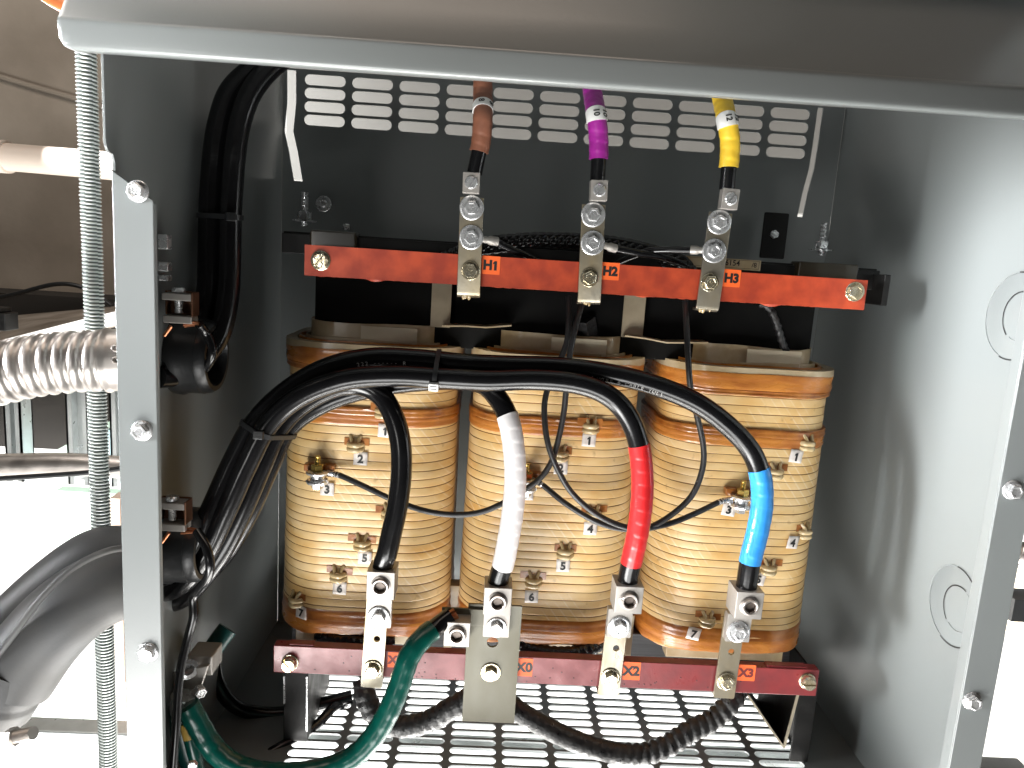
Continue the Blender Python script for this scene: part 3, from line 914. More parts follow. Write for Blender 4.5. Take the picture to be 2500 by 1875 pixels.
def coil_front(dx_, a=CA, b=CB, r=CR):
    ax = min(abs(dx_), a - 1e-4)
    if ax < a - r:
        y = -b
    else:
        y = -(b - r) - math.sqrt(max(0, r * r - (ax - (a - r)) ** 2))
    return CYC + y - BOW * (1 - (ax / a) ** 2)


def grow(z):
    return 0.003 * max(0, min(1, (-0.19 - z) / 0.26))


def coil_hit(cx, u, v_, off=0.0):
    Y = 0.83
    for _ in range(12):
        p = Q(u, v_, Y)
        Y = coil_front(p.x - cx) - grow(p.z) - off
    return Q(u, v_, Y)


def loft(bm, rings, mis=None):
    n = len(rings[0])
    for i, (a, b) in enumerate(zip(rings, rings[1:])):
        for k in range(n):
            f = bm.faces.new((a[k], a[(k + 1) % n], b[(k + 1) % n], b[k]))
            if mis:
                f.material_index = mis[i]
    return bm


def ringat(bm, cx, z, off, seed=0, wav=0.0, base=None, wavfreq=20):
    out = []
    for (x, y, nx, ny) in (base or BASE):
        w = wav * noise.noise(Vector((x * wavfreq, y * wavfreq, seed)))
        out.append(bm.verts.new((cx + x + nx * (off + w * 0.3), CYC + y + ny * (off + w * 0.3), z + w)))
    return out


BASE = rr_pts(CA, CB, CR)
coil_labels = ['left coil wrapped in amber varnished paper with white number tags', 'middle coil between the two others, behind the white cable', 'right coil wrapped in amber varnished paper beside the bright side wall']
TAPS = [
    [('1', (828, 885), (832, 930)), ('2', (768, 958), (779, 990)), ('3', (693, 1020), (707, 1056)), (None, (842, 1105), None), ('5', (782, 1170), (788, 1204)), ('6', (731, 1238), (734, 1270)), ('7', (642, 1292), (651, 1322))],
    [('1', (1276, 918), (1272, 950)), ('2', (1210, 978), (1211, 1010)), ('3', (1135, 1036), (1137, 1066)), ('4', (1281, 1108), (1275, 1141)), ('5', (1221, 1188), (1216, 1221)), ('6', (1153, 1250), (1148, 1288))],
    [('1', (1742, 955), (1719, 985)), (None, (1674, 1016), None), ('3', (1592, 1072), (1574, 1100)), ('4', (1735, 1145), (1712, 1171)), ('5', (1660, 1223), (1638, 1250)), ('7', (1527, 1335), (1498, 1368))],
]


def make_coil(ci, cx):
    root = thing('transformer_coil', (cx, CYC, -0.455), coil_labels[ci], 'transformer coil', 'coils of the transformer')
    ZT_, ZB_ = -0.112, -0.452
    pw = 0.0100
    bm = bmesh.new(); rings = []; mis = []
    z = ZB_ + 0.004
    i = 0
    while z < ZT_ - 0.006:
        upper = z > -0.182
        o = -0.0018 if upper else grow(z)
        s = ci * 50 + i * 1.7
        wv = 0.0007
        hgt = pw * random.uniform(0.93, 1.07)
        jit = random.uniform(-0.0002, 0.0002)
        for f, d, m_ in ((0.0, -0.0005, 0), (0.04, 0.0, 0), (0.10, 0.00008, 0), (0.5, 0.00015, 0), (0.90, 0.00008, 0), (0.955, 0.0, 0)):
            rings.append(ringat(bm, cx, z + f * hgt, o + d + jit, s if f > 0 else ci * 50 + i * 1.7, wv))
        z += hgt; i += 1
    mis = []
    for k in range(len(rings) - 1):
        mis.append(1 if k % 6 in (0, 5) else 0)
    loft(bm, rings, mis)
    obj('winding', bm, [M_paper, M_groove], root, smooth=50)

    def band(z0, z1, off, mt, seed, rag=0.0, name='tape_band', topin=0.004):
        bm = bmesh.new()
        rg = [ringat(bm, cx, z1 + 0.0005, off - topin, seed, 0.0012)]
        n = 5
        for k in range(n + 1):
            f = k / n
            zz = z1 + (z0 - z1) * f
            rg.append(ringat(bm, cx, zz, off + 0.0004 * math.sin(f * 9) - (0.0006 if k in (0, n) else 0), seed + k * 0.3, 0.0012 + (rag if k == n else 0), wavfreq=20 if k < n else 46))
        rg.append(ringat(bm, cx, z0 - 0.0, off - 0.003, seed + 9, 0.0012))
        loft(bm, rg)
        return obj(name, bm, mt, root, smooth=50)

    band(-0.131, -0.1125, 0.0030, M_tape, ci * 9 + 1)
    band(-0.138, -0.131, 0.0018, M_tape2, ci * 9 + 2)
    band(-0.198, -0.186, 0.0016, M_tape, ci * 9 + 3)
    band(-0.186, -0.177, 0.0022, M_tape2, ci * 9 + 4)
    band(-0.441, -0.424, 0.0036, M_tape2, ci * 9 + 5)
    band(-0.455, -0.437, 0.0042, M_tape, ci * 9 + 6, rag=0.004)
    # top edge thickness: nested shells
    for j, (ins, top, bot, mt, nm) in enumerate(((0.0, -0.106, -0.125, M_card, 'winding_end'), (0.011, -0.104, -0.16, M_tape, 'inner_sleeve'), (0.018, -0.102, -0.16, M_card, 'inner_sleeve'), (0.024, -0.084, -0.16, M_card, 'inner_sleeve'))):
        bb = rr_pts(CA - ins, CB - ins, max(0.012, CR - ins * 0.8), bow=BOW * 0.6)
        bb2 = rr_pts(CA - ins - (0.008 if j == 0 else 0.0025), CB - ins - (0.008 if j == 0 else 0.0025), max(0.010, CR - ins * 0.8 - 0.003), bow=BOW * 0.6)
        bm = bmesh.new()
        rg = [ringat(bm, cx, bot if j else -0.114, 0 if j else 0.0034, j, 0.0, bb), ringat(bm, cx, top, 0 if j else 0.0030, ci * 7 + j, 0.003 if j else 0.001, bb, 12), ringat(bm, cx, top, 0, ci * 7 + j, 0.003 if j else 0.001, bb2, 12), ringat(bm, cx, bot, 0, j, 0.0, bb2)]
        loft(bm, rg)
        obj(nm, bm, mt, root, smooth=50)
    # bottom closure ring
    bb2 = rr_pts(CA - 0.03, CB - 0.03, 0.02)
    bm = bmesh.new(); loft(bm, [ringat(bm, cx, -0.449, 0), ringat(bm, cx, -0.449, 0, base=bb2)]); obj('winding_end', bm, M_tape2, root)
    # spacer sheets standing at the front of the opening
    for (x0, x1, y_, z1, mt) in ((-0.012, 0.052, CYC - CB + 0.0165, -0.0865, M_tag2),):
        bm = bmesh.new(); box(bm, (cx + x0, y_, -0.14), (cx + x1, y_ + 0.0018, z1)); obj('spacer_sheet', bm, mt, root)
    # taps
    for (num, kp, lp_) in TAPS[ci]:
        p = coil_hit(cx, kp[0], kp[1])
        ddx = p.x - cx
        e = 0.002
        slope = (coil_front(ddx + e) - coil_front(ddx - e)) / (2 * e)
        tz = math.atan(slope)
        Mt = front(p, 0, 0, tz)
        if num != '3':
            # adhesive strip pieces either side, above the knob
            bm = bmesh.new()
            for sg in (-1, 1):
                w_ = random.uniform(0.010, 0.015)
                x0 = 0.002 if sg > 0 else -0.002 - w_
                zt = random.uniform(0.003, 0.006)
                N_ = 5
                for a_ in range(N_):
                    xa, xb = x0 + w_ * a_ / N_, x0 + w_ * (a_ + 1) / N_
                    q = []
                    for (xx, zz) in ((xa, zt + 0.0035), (xb, zt + 0.0035), (xb, zt - 0.005), (xa, zt - 0.005)):
                        wx = ddx + xx * math.cos(tz)
                        hz = p.z + zz + 0.0004 * noise.noise(Vector((xx * 300, zz * 200, ci)))
                        q.append(bm.verts.new((cx + wx, coil_front(wx) - grow(hz) - (0.0012 if kp[1] > 930 else 0.0036), hz)))
                    bm.faces.new(q)
            bmesh.ops.remove_doubles(bm, verts=bm.verts, dist=1e-5)
            obj('tape_piece', bm, M_tape2, root, smooth=60)
            # the looped conductor end: two turns pinched at the top
            bm = bmesh.new()
            R_ = 0.0078
            for yo in (-0.0005, -0.0062):
                pth = [Mt @ Vector((R_ * math.cos(a_) * 0.95, yo, -0.002 + R_ * 1.25 * math.sin(a_))) for a_ in [PI * k / 16 for k in range(17)]]
                tube(bm, spline(pth, 0.0009), lambda s, a: 0.0034 * (1 + 0.08 * math.sin(s * 700)), 12)
            for sx in (-1, 1):
                tube(bm, spline([Mt @ Vector((sx * 0.006, 0.009, 0.0)), Mt @ Vector((sx * 0.004, 0.005, 0.003)), Mt @ Vector((sx * 0.0035, 0.0, 0.006)), Mt @ Vector((sx * 0.0035, -0.004, 0.006))], 0.001), 0.0022, 8)
            obj('tap_loop', bm, M_knob, root, smooth=60)
        else:
            # stacked stud, washers and brass nut
            Mz = Matrix.Translation(p + Vector((0, -0.016, 0.002))) @ Matrix.Scale(1.32, 4)
            bm = bmesh.new()
            box(bm, (-0.013, 0.004, 0.001), (0.013, 0.0115, 0.0075), Mz)
            obj('tape_piece', bm, M_tape2, root, bevel=0.001)
            bm = bmesh.new()
            lathe(bm, [(0.0030, -0.008), (0.0090, -0.0075), (0.0100, -0.0055), (0.0085, -0.004), (0.0060, -0.004), (0.0062, 0.0005), (0.0095, 0.001), (0.0100, 0.0025), (0.0085, 0.0035), (0, 0.0035)], Mz, 28)
            lathe(bm, [(0, -0.0125), (0.0048, -0.0122), (0.0055, -0.008), (0, -0.0079)], Mz, 6)
            st = obj('tap_stud', bm, M_zinc, root, smooth=40)
            bm = bmesh.new(); lathe(bm, [(0, 0.0035), (0.0058, 0.0035), (0.0058, 0.0085), (0.005, 0.0095), (0, 0.0095)], Mz @ Matrix.Rotation(0.4, 4, 'Z'), 6)
            obj('nut', bm, M_brass, st, smooth=20, bevel=0.0004)
            bm = bmesh.new(); tube(bm, [Mz @ Vector((0, 0, 0.009 + k * 0.0004)) for k in range(20)], lambda s, a: 0.0030 + 0.0003 * math.sin(s * 2 * PI / 0.0014), 14); obj('stud_thread', bm, M_brass, st)
        if lp_:
            q = coil_hit(cx, lp_[0], lp_[1], 0.0018)
            dd = q.x - cx
            sl = (coil_front(dd + e) - coil_front(dd - e)) / (2 * e)
            spin = random.uniform(-0.06, 0.06) - (0.12 if ci == 2 else 0)
            Ml = front(q + Vector((0, -0.0006, 0)), spin, 0, math.atan(sl))
            bm = bmesh.new()
            hw = 0.0079
            g_ = []
            for a_ in range(5):
                for b__ in range(5):
                    lx = -hw + 2 * hw * a_ / 4; ly = -hw + 2 * hw * b__ / 4
                    lz = 0.0006 * (lx / hw) ** 2 * (1 if (ci + len(num)) % 2 else 0.3) * (ly > 0)
                    g_.append(bm.verts.new(Ml @ Vector((lx, ly, lz))))
            for a_ in range(4):
                for b__ in range(4):
                    bm.faces.new((g_[a_ * 5 + b__], g_[a_ * 5 + b__ + 1], g_[a_ * 5 + b__ + 6], g_[a_ * 5 + b__ + 5]))
            tg = obj('number_tag', bm, M_tag, root, smooth=60)
            tg.modifiers.new('s', 'SOLIDIFY').thickness = 0.0003
            obj('digit', text(num, 0.0132, Ml @ Matrix.Translation((0, -0.001, 0.0009)), bold=0.0005), M_ink, tg, smooth=0)
    return root


M_tag2 = mat('pale_pressboard', (0.60, 0.54, 0.40), 0.5, col2=(0.52, 0.44, 0.3), nscale=30)
coils = [make_coil(i, cx) for i, cx in enumerate((-0.1355, 0.0835, 0.312))]
# brown tape bits without knobs
# ------------------------------------------------------------------ upper (H) bar
HY = 0.80
hl, hr = P(744, 597, HY), P(2120, 679, HY)
hb = P(745, 672, HY)
hbar = thing('upper_terminal_board', (0.1, HY, hb.z), 'long bright red fibre board across the top with H1, H2, H3 stickers', 'terminal board')
bm = bmesh.new()
n = 180
th_ = 0.010
prev = None
for k in range(n + 1):
    x = hl.x + (hr.x - hl.x) * k / n
    dr = 0.0007 * abs(noise.noise(Vector((x * 90, 1, 0)))) * 2
    dn = noise.noise(Vector((x * 28, 7, 0)))
    if dn > 0.33:
        dr += (dn - 0.33) * 0.009
    row = [bm.verts.new((x, HY, hl.z)), bm.verts.new((x, HY, hb.z)), bm.verts.new((x, HY + 0.002, hb.z - dr)), bm.verts.new((x, HY + th_, hb.z)), bm.verts.new((x, HY + th_, hl.z))]
    if prev:
        for j in range(5):
            bm.faces.new((prev[j], prev[(j + 1) % 5], row[(j + 1) % 5], row[j]))
    else:
        bm.faces.new(row[::-1])
    prev = row
bm.faces.new(prev)
obj('board', bm, M_hbar, hbar, smooth=25)
slotscrew(Q(693, 563, HY), 0.0085, hbar, ang=0.9, washer=0.0105)
hexbolt(Q(1846, 630, HY), 0.0085, hbar, m=M_zincy, h=0.005, washer=0.0105, marks=False)


def drip(bm, p, r, l):
    lathe(bm, [(0, l * 0.3), (r, 0), (r * 0.9, -l * 0.4), (r * 0.45, -l * 0.85), (0, -l)], Matrix.Translation(p), 10)


def sticker(s, u0_, v0, u1_, v1, Y, parent, faint=False):
    a = Q(u0_, v0, Y); b = Q(u1_, v1, Y)
    bm = plate(rrect(-abs(b.x - a.x) / 2, -abs(a.z - b.z) / 2, abs(b.x - a.x) / 2, abs(a.z - b.z) / 2, 0.0006), [], 0.0003, front(((a.x + b.x) / 2, Y - 0.0003, (a.z + b.z) / 2)))
    st = obj('sticker', bm, M_orange, parent, smooth=0)
    obj('lettering', text(s, abs(a.z - b.z) * 0.70, front(((a.x + b.x) / 2, Y - 0.00075, (a.z + b.z) / 2 - 0.0004), 0), bold=0.0007), M_ink if not faint else M_inkred, st, smooth=0)


M_inkred = mat('faded_ink', (0.16, 0.012, 0.01), 0.5)
sticker('H1', 1043, 552, 1079, 594, HY, hbar)
sticker('H2', 1300, 566, 1336, 606, HY, hbar)
sticker('H3', 1563, 581, 1597, 621, HY, hbar)


def hterminal(lug, w1, w2, b1, bot, label, tapemat, tapelab, tpath, marker, black_end, ring_dir):
    """vertical busbar tab on the red board, with two washered bolts, a lower bolt, and the small lug on top"""
    Y0 = HY - 0.0035
    pw1 = Q(*w1, Y0); pb = Q(*bot, Y0); pl = Q(*lug, Y0)
    root = thing('upper_terminal', (pb.x, Y0, pb.z), label, 'terminal', 'terminals on the upper red board')
    hw = 0.0124
    cxm = (pw1.x + pb.x) / 2
    bm = bmesh.new()
    ztop = pl.z - 0.0135
    tl = (pw1.x - pb.x) / (pw1.z - pb.z)
    ang = math.atan(tl) * 1.0
    L_ = (ztop - pb.z)
    Mt = front((pb.x, Y0, pb.z), -ang)
    # main strip with rolled lower edge, going behind the board
    yz = [(0.0, L_), (0.0, 0.004), (-0.0008, 0.0016), (-0.0035, 0.0), (-0.012, 0.0), (-0.012, -0.0028), (-0.0032, -0.0028), (0.0016, -0.0005), (0.003, 0.003), (0.003, L_)]
    sec = []
    for x in (-hw, hw):
        sec.append([bm.verts.new(Mt @ Vector((x, yy, zz))) for zz, yy in yz])
    m_ = len(yz)
    for k in range(m_):
        bm.faces.new((sec[0][k], sec[0][(k + 1) % m_], sec[1][(k + 1) % m_], sec[1][k]))
    bm.faces.new(sec[0]); bm.faces.new(sec[1][::-1])
    obj('busbar_tab', bm, M_bus, root, bevel=0.0006, smooth=30)
    for q in (w1, w2):
        p = Q(*q, Y0 - 0.003)
        hexbolt(p, 0.0078, root, h=0.0042, washer=0.0128)
    p = Q(*b1, Y0 - 0.003)
    hexbolt(p, 0.0078, root, m=M_zincy, h=0.0045, washer=0.0098)
    bm = bmesh.new()
    for k in range(3):
        drip(bm, Vector((pb.x - 0.006 + 0.004 * k + random.uniform(-0.002, 0.002), Y0 + 0.002, pb.z - 0.001)), random.uniform(0.0012, 0.0028), random.uniform(0.002, 0.005))
    obj('resin_drip', bm, M_knob, root, smooth=60)
    # lug: block with slotted screw, bored for the cable
    sp_ = -ang
    hwl = 0.0088
    Mb = front((pl.x, Y0 - 0.003, pl.z), sp_)
    bm = bmesh.new(); box(bm, (-hwl, -0.0105, 0.0), (hwl, 0.0105, 0.013), Mb)
    lg = obj('lug', bm, M_alu, root, bevel=0.0007)
    slotscrew(None, 0.0066, lg, ang=random.uniform(0.9, 1.4), m=M_zinc, M=Mb @ Matrix.Translation((0, 0, 0.0125)), h=0.003)
    return root, Mb


def strands(parent, a, b, R, n=14, r=0.0012):
    bm = bmesh.new()
    a, b = Vector(a), Vector(b)
    d = (b - a).normalized()
    s1 = d.orthogonal().normalized(); s2 = d.cross(s1)
    for k in range(n):
        an = 2 * PI * k / n
        o1 = s1 * math.cos(an) * R + s2 * math.sin(an) * R
        an += 0.5
        o2 = s1 * math.cos(an) * R * 0.85 + s2 * math.sin(an) * R * 0.85
        tube(bm, [a + o1, (a + b) / 2 + (o1 + o2) / 2, b + o2], r, 6)
    return obj('copper_strands', bm, M_copper, parent)


def taped(s, a, r, pitch_=0.012, amp=0.0003):
    """spiral wrap: sawtooth step along the length"""
    f = ((s + a / (2 * PI) * pitch_) / pitch_) % 1
    return r + amp * f


def sub(path, f0, f1):
    n = len(path) - 1
    a, b = f0 * n, f1 * n
    out = [path[int(a)].lerp(path[min(n, int(a) + 1)], a - int(a))]
    out += path[int(a) + 1:int(math.ceil(b))]
    out.append(path[min(n, int(b))].lerp(path[min(n, int(b) + 1)], b - int(b)))
    return out


hspec = [
    ((1019, 398), (1019, 449), (1018, 513), (1016, 585), (1012, 637), 'left upper terminal tab beside the H1 sticker', 'brown',
     [(1043, 120), (1043, 200), (1043, 250), (1040, 300), (1031, 345), (1023, 384)], (0.42, 0.49), 0.80, M_brown, '8', 0.0125 / 1.15),
    ((1290, 414), (1281, 464), (1280, 525), (1273, 600), (1272, 652), 'middle upper terminal tab beside the H2 sticker', 'purple',
     [(1272, 140), (1280, 200), (1288, 250), (1293, 300), (1293, 350), (1290, 400)], (0.44, 0.52), 0.80, M_purple, '10', 0.0125 / 1.15),
    ((1568, 432), (1553, 480), (1542, 542), (1533, 610), (1527, 667), 'right upper terminal tab beside the H3 sticker', 'yellow',
     [(1545, 160), (1560, 215), (1570, 260), (1577, 310), (1574, 365), (1569, 418)], (0.42, 0.50), 0.80, M_yellow, '12', 0.0125 / 1.15),
]
hroots = []
for (lug, w1, w2, b1, bot, lab, cname, cp_, mk, be, mt, num, rr) in hspec:
    root, Mb = hterminal(lug, w1, w2, b1, bot, lab, mt, cname, cp_, mk, be, 1)
    hroots.append((root, Mb))
    c = thing('primary_cable', Q(cp_[-1][0], cp_[-1][1], HY - 0.012), f'{cname} taped cable dropping from under the lid into its lug', 'cable', 'phase taped upper cables')
    pth = spline([Q(u, v_, HY - 0.0115 + (0.02 if i < 2 else 0.0)) for i, (u, v_) in enumerate(cp_)], 0.0015)
    bm = bmesh.new(); tube(bm, sub(pth, 0.0, 0.97), 0.0079, 20); obj('jacket', bm, M_cable, c, smooth=60)
    bm = bmesh.new(); tube(bm, sub(pth, 0.0, be), lambda s, a: taped(s, a, 0.0098 + 0.0004 * noise.noise(Vector((s * 60, a, 3))), 0.011, 0.0005), 28)
    obj('tape_wrap', bm, mt, c, smooth=40)
    bm = bmesh.new(); mp_ = sub(pth, *mk); tube(bm, mp_, 0.0107, 32); mkr = obj('wire_marker', bm, M_marker, c, smooth=40)
    mid = mp_[len(mp_) // 2]; tan = (mp_[-1] - mp_[0]).normalized()
    for ang_, s_ in ((-0.1, num), (0.75, num)):
        nd = Vector((math.sin(ang_), -math.cos(ang_), 0)); nd = (nd - tan * nd.dot(tan)).normalized()
        # text reads along the cable
        xdir = tan if num != '8' else tan
        ydir = nd.cross(xdir)
        Mx = Matrix(((xdir.x, ydir.x, nd.x, 0), (xdir.y, ydir.y, nd.y, 0), (xdir.z, ydir.z, nd.z, 0), (0, 0, 0, 1)))
        obj('digit', text(s_, 0.0085, Matrix.Translation(mid + nd * 0.0109) @ Mx, bold=0.0002), M_ink, mkr, smooth=0)
    e0 = pth[int(len(pth) * 0.955)]; e1 = Mb @ Vector((0, 0.009, 0.0065))
    strands(c, e0, e1, 0.0052)

# ------------------------------------------------------------------ lower (X) bar
XY = 0.76
xl, xr = P(668, 1577, XY), P(2003, 1623, XY)
xb = P(667, 1641, XY)
xbar = thing('lower_terminal_board', (0.09, XY, xb.z), 'long maroon fibre board across the bottom with X0, X2, X3 stickers', 'terminal board')
bm = bmesh.new(); box(bm, (xl.x, XY, xb.z), (xr.x, XY + 0.013, xl.z + 0.0005)); obj('board', bm, M_xbar, xbar, bevel=0.0007)
bm = bmesh.new()
for k in range(46):
    x = random.uniform(xl.x + 0.006, xr.x - 0.006); z = random.uniform(xb.z + 0.003, xl.z - 0.004)
    if random.random() < 0.5:
        z = xb.z + abs(random.gauss(0, 0.006)) + 0.001
    lathe(bm, [(0, 0.0003), (random.uniform(0.0003, 0.0009), 0.0002), (0.0010, 0.00005)], front((x, XY, z)), 8)
obj('resin_specks', bm, mat('dark_resin', (0.06, 0.006, 0.008), 0.3), xbar)
slotscrew(Q(627, 1430, XY), 0.0082, xbar, ang=-0.9, washer=0.0095, m=M_zincy, h=0.0085)
slotscrew(Q(1743, 1470, XY), 0.0082, xbar, ang=0.05, washer=0.0095, m=M_zincy, h=0.0085)
sticker('X1', 838, 1408, 872, 1442, XY, xbar, True)
sticker('X0', 1115, 1421, 1149, 1461, XY, xbar)
sticker('X2', 1347, 1429, 1381, 1469, XY, xbar)
sticker('X3', 1595, 1435, 1629, 1471, XY, xbar, True)
# small pads above the bar ends
for u0_, u1_ in ((638, 690), (1640, 1725)):
    a = Q(u0_, 1392, XY + 0.03); b = Q(u1_, 1400, XY + 0.03)
    bm = bmesh.new(); box(bm, (a.x, XY + 0.002, xl.z), (b.x, XY + 0.012, xl.z + 0.0025)); obj('mounting_pad', bm, M_xbar, xbar, bevel=0.001)


def lugblock(root, c, hw, hh, dep, screwR, M=None, thin=0.0022, hole=0.0105):
    """hollow bored block: front face plate, side walls, back wall and floor so the cable drops into a real bore. c = centre of front face"""
    Mb = M or front(c)
    # outer box with a round bore from the top: build top plate with hole + walls
    bm = plate(rrect(-hw, -dep, hw, 0, 0.0008), [circ(0, -dep / 2, hole, 28)], 2 * hh, Matrix.Identity(4))
    # plate local: x right, y = -depth .. 0, z 0..2hh ; map to world: x->x, y-> +Y (into depth as -y), z->up
    Mloc = Mb @ Matrix(((1, 0, 0, 0), (0, 0, 1, -hh), (0, 1, 0, 0), (0, 0, 0, 1)))
    bm.transform(Mloc)
    lg = obj('lug', bm, M_alu, root, smooth=30, bevel=0.0005, segs=1)
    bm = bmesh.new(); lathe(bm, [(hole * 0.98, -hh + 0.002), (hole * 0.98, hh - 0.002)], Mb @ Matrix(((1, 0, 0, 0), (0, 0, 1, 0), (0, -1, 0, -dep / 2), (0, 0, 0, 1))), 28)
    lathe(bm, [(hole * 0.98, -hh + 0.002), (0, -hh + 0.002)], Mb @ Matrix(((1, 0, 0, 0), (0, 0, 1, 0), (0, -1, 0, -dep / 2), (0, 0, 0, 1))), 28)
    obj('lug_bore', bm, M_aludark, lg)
    socketscrew(None, screwR, lg, M=Mb @ Matrix.Translation((0, 0, 0.0)))
    return lg, Mb


def xterminal(lugc, boltc, holec, barbolt, bot, label, hwp=0.0118, spin=0.0):
    Y0 = XY - 0.004
    pb = Q(*bot, Y0)
    YL = XY - 0.040            # front face of lug block
    root = thing('lower_terminal', (pb.x, Y0, pb.z), label, 'terminal', 'terminals on the lower maroon board')
    pl = Q(*lugc, YL)
    pt = Q(*boltc, Y0 - 0.010)
    ph = Q(*holec, Y0); pbb = Q(*barbolt, Y0)
    zt = pt.z + 0.012
    cx0 = (pbb.x + ph.x) / 2
    tl = math.atan((ph.x - pbb.x) / (ph.z - pbb.z)) * 0.5
    bm = plate(rrect(-hwp, pb.z - pbb.z, hwp, zt - pbb.z + 0.006, 0.002), [circ(ph.x - pbb.x, ph.z - pbb.z, 0.0036)], 0.0032, front((pbb.x, Y0, pbb.z), -tl))
    obj('busbar_tab', bm, M_bus, root, smooth=30, bevel=0.0006)
    # rolled foot running back under the board
    bm = bmesh.new(); box(bm, (pb.x - hwp + 0.0003, Y0 - 0.0030, pb.z), (pb.x + hwp - 0.0003, Y0 + 0.03, pb.z + 0.0032)); obj('tab_foot', bm, M_bus, root, bevel=0.001)
    hexbolt(pbb - Vector((0, 0.0034, 0)), 0.0080, root, m=M_zincy, h=0.0058, washer=0.0108)
    # lug tang
    bm = plate(rrect(-0.0132, -0.0125, 0.0132, 0.020, 0.001), [], 0.0095, front((pt.x, Y0 - 0.0033, pt.z)))
    obj('lug_tang', bm, M_alu, root, smooth=30, bevel=0.0006)
    hexbolt(Vector((pt.x, Y0 - 0.0033 - 0.0095, pt.z)), 0.0082, root, h=0.0062, washer=0.0125)
    lg, Mb = lugblock(root, pl, 0.0145, 0.0148, 0.030, 0.0088)
    return root, Mb


xt = []
xt.append(xterminal((822, 1266), (819, 1330), (813, 1377), (806, 1442), (803, 1482), 'left lower terminal with the black cable, partly behind green tape'))
xt.append(xterminal((1359, 1297), (1337, 1351), (1328, 1397), (1318, 1459), (1312, 1500), 'lower terminal holding the red taped cable, beside the X2 sticker'))
xt.append(xterminal((1619, 1309), (1593, 1361), (1577, 1405), (1567, 1467), (1563, 1505), 'lower terminal holding the blue taped cable, beside the X3 sticker'))

# neutral X0: wide plate, two lugs
Y0 = XY - 0.004
root0 = thing('neutral_terminal', Q(1052, 1558, Y0), 'wide dull neutral plate holding white and green cables beside the X0 sticker', 'terminal')
pc = Q(1060, 1450, Y0)
zt0 = Q(1060, 1304, Y0).z; zb0 = Q(1055, 1556, Y0).z
hx0 = abs(Q(1118, 1450, Y0).x - Q(1004, 1450, Y0).x) / 2
cxp = (Q(1118, 1450, Y0).x + Q(1004, 1450, Y0).x) / 2
ph = Q(1064, 1384, Y0)
bm = plate(rrect(cxp - hx0, zb0, cxp + hx0, zt0, 0.0012), [circ(ph.x, ph.z, 0.0062)], 0.0035, front((0, Y0, 0)))
# widen towards the top left ear
obj('neutral_plate', bm, M_dullbus, root0, smooth=30, bevel=0.0006)
bm = bmesh.new(); box(bm, (cxp - hx0 + 0.0003, Y0 - 0.0030, zb0 - 0.0003), (cxp + hx0 - 0.0003, Y0 + 0.035, zb0 + 0.003)); obj('tab_foot', bm, M_bus, root0, bevel=0.001)
hexbolt(Q(1060, 1452, Y0 - 0.0036), 0.0080, root0, m=M_zincy, h=0.0060, washer=0.0112)
ear = Q(955, 1310, Y0 - 0.004)
bm = bmesh.new(); e2 = Q(1060, 1350, Y0 - 0.004); box(bm, (ear.x, Y0 - 0.007, e2.z), (cxp - 0.006, Y0 - 0.0038, ear.z)); obj('neutral_ear', bm, M_dullbus, root0, bevel=0.0006)
pt = Q(1072, 1352, Y0 - 0.010)
bm = plate(rrect(-0.0140, -0.0115, 0.0140, 0.020, 0.001), [], 0.0095, front((pt.x, Y0 - 0.0037, pt.z))); obj('lug_tang', bm, M_alu, root0, bevel=0.0006)
hexbolt(Vector((pt.x, Y0 - 0.0132, pt.z)), 0.0082, root0, h=0.0062, washer=0.0112)
lgn, Mbn = lugblock(root0, Q(1075, 1300, XY - 0.040), 0.0145, 0.0148, 0.030, 0.0088)
p = Q(987, 1371, XY - 0.030)
bm = bmesh.new(); Mg = front(p); box(bm, (-0.0138, -0.0138, -0.022), (0.0138, 0.0138, 0.0), Mg); lg = obj('lug', bm, M_alu, root0, bevel=0.0007, label='sideways lug taking the green cable')
socketscrew(None, 0.0088, lg, M=Mg)
xt.insert(1, (root0, Mbn))

# ------------------------------------------------------------------ big secondary cables
CRAD = 0.0109


def bigcable(name, pts, label, Mb, tape=None, tm=None, tmname='', rad=CRAD, cat='cable', entry=True, step=0.0013):
    P3 = [Q(u, v_, Y) for (u, v_, Y) in pts]
    if Mb is not None:
        P3.append(Mb @ Vector((0, 0.0175, -0.015)))
        P3.append(Mb @ Vector((0, 0.0, -0.015)))
    path = spline(P3, step)
    root = thing(name, P3[-1], label, cat, 'heavy cables running from the left wall to the lower lugs')
    bm = bmesh.new(); end = 0.988 if Mb is not None else 1.0
    tube(bm, sub(path, 0, end), lambda s, a: rad * (1 + 0.012 * noise.noise(Vector((s * 25, math.cos(a), math.sin(a))))), 28)
    obj('jacket', bm, M_cable, root, smooth=60)
    if tape:
        # find fractions by picture height
        tp = sub(path, *tape)
        bm = bmesh.new(); tube(bm, tp, lambda s, a: taped(s, a, rad + 0.0004, 0.0135, 0.00035), 36)
        obj('tape_wrap', bm, tm, root, smooth=30, label=f'{tmname} phase tape')
    return root, path


def frac_at_v(path, vq, lastpart=0.4):
    """fraction along path where it crosses picture row vq (2212 scale) in its final part"""
    n = len(path)
    best = None
    for i in range(int(n * lastpart), n):
        p = path[i]
        zc = p.dot(FW); v_ = (937.5 - F * p.dot(UP) / zc) / 1.1302
        if v_ >= vq:
            return i / (n - 1)
    return 1.0


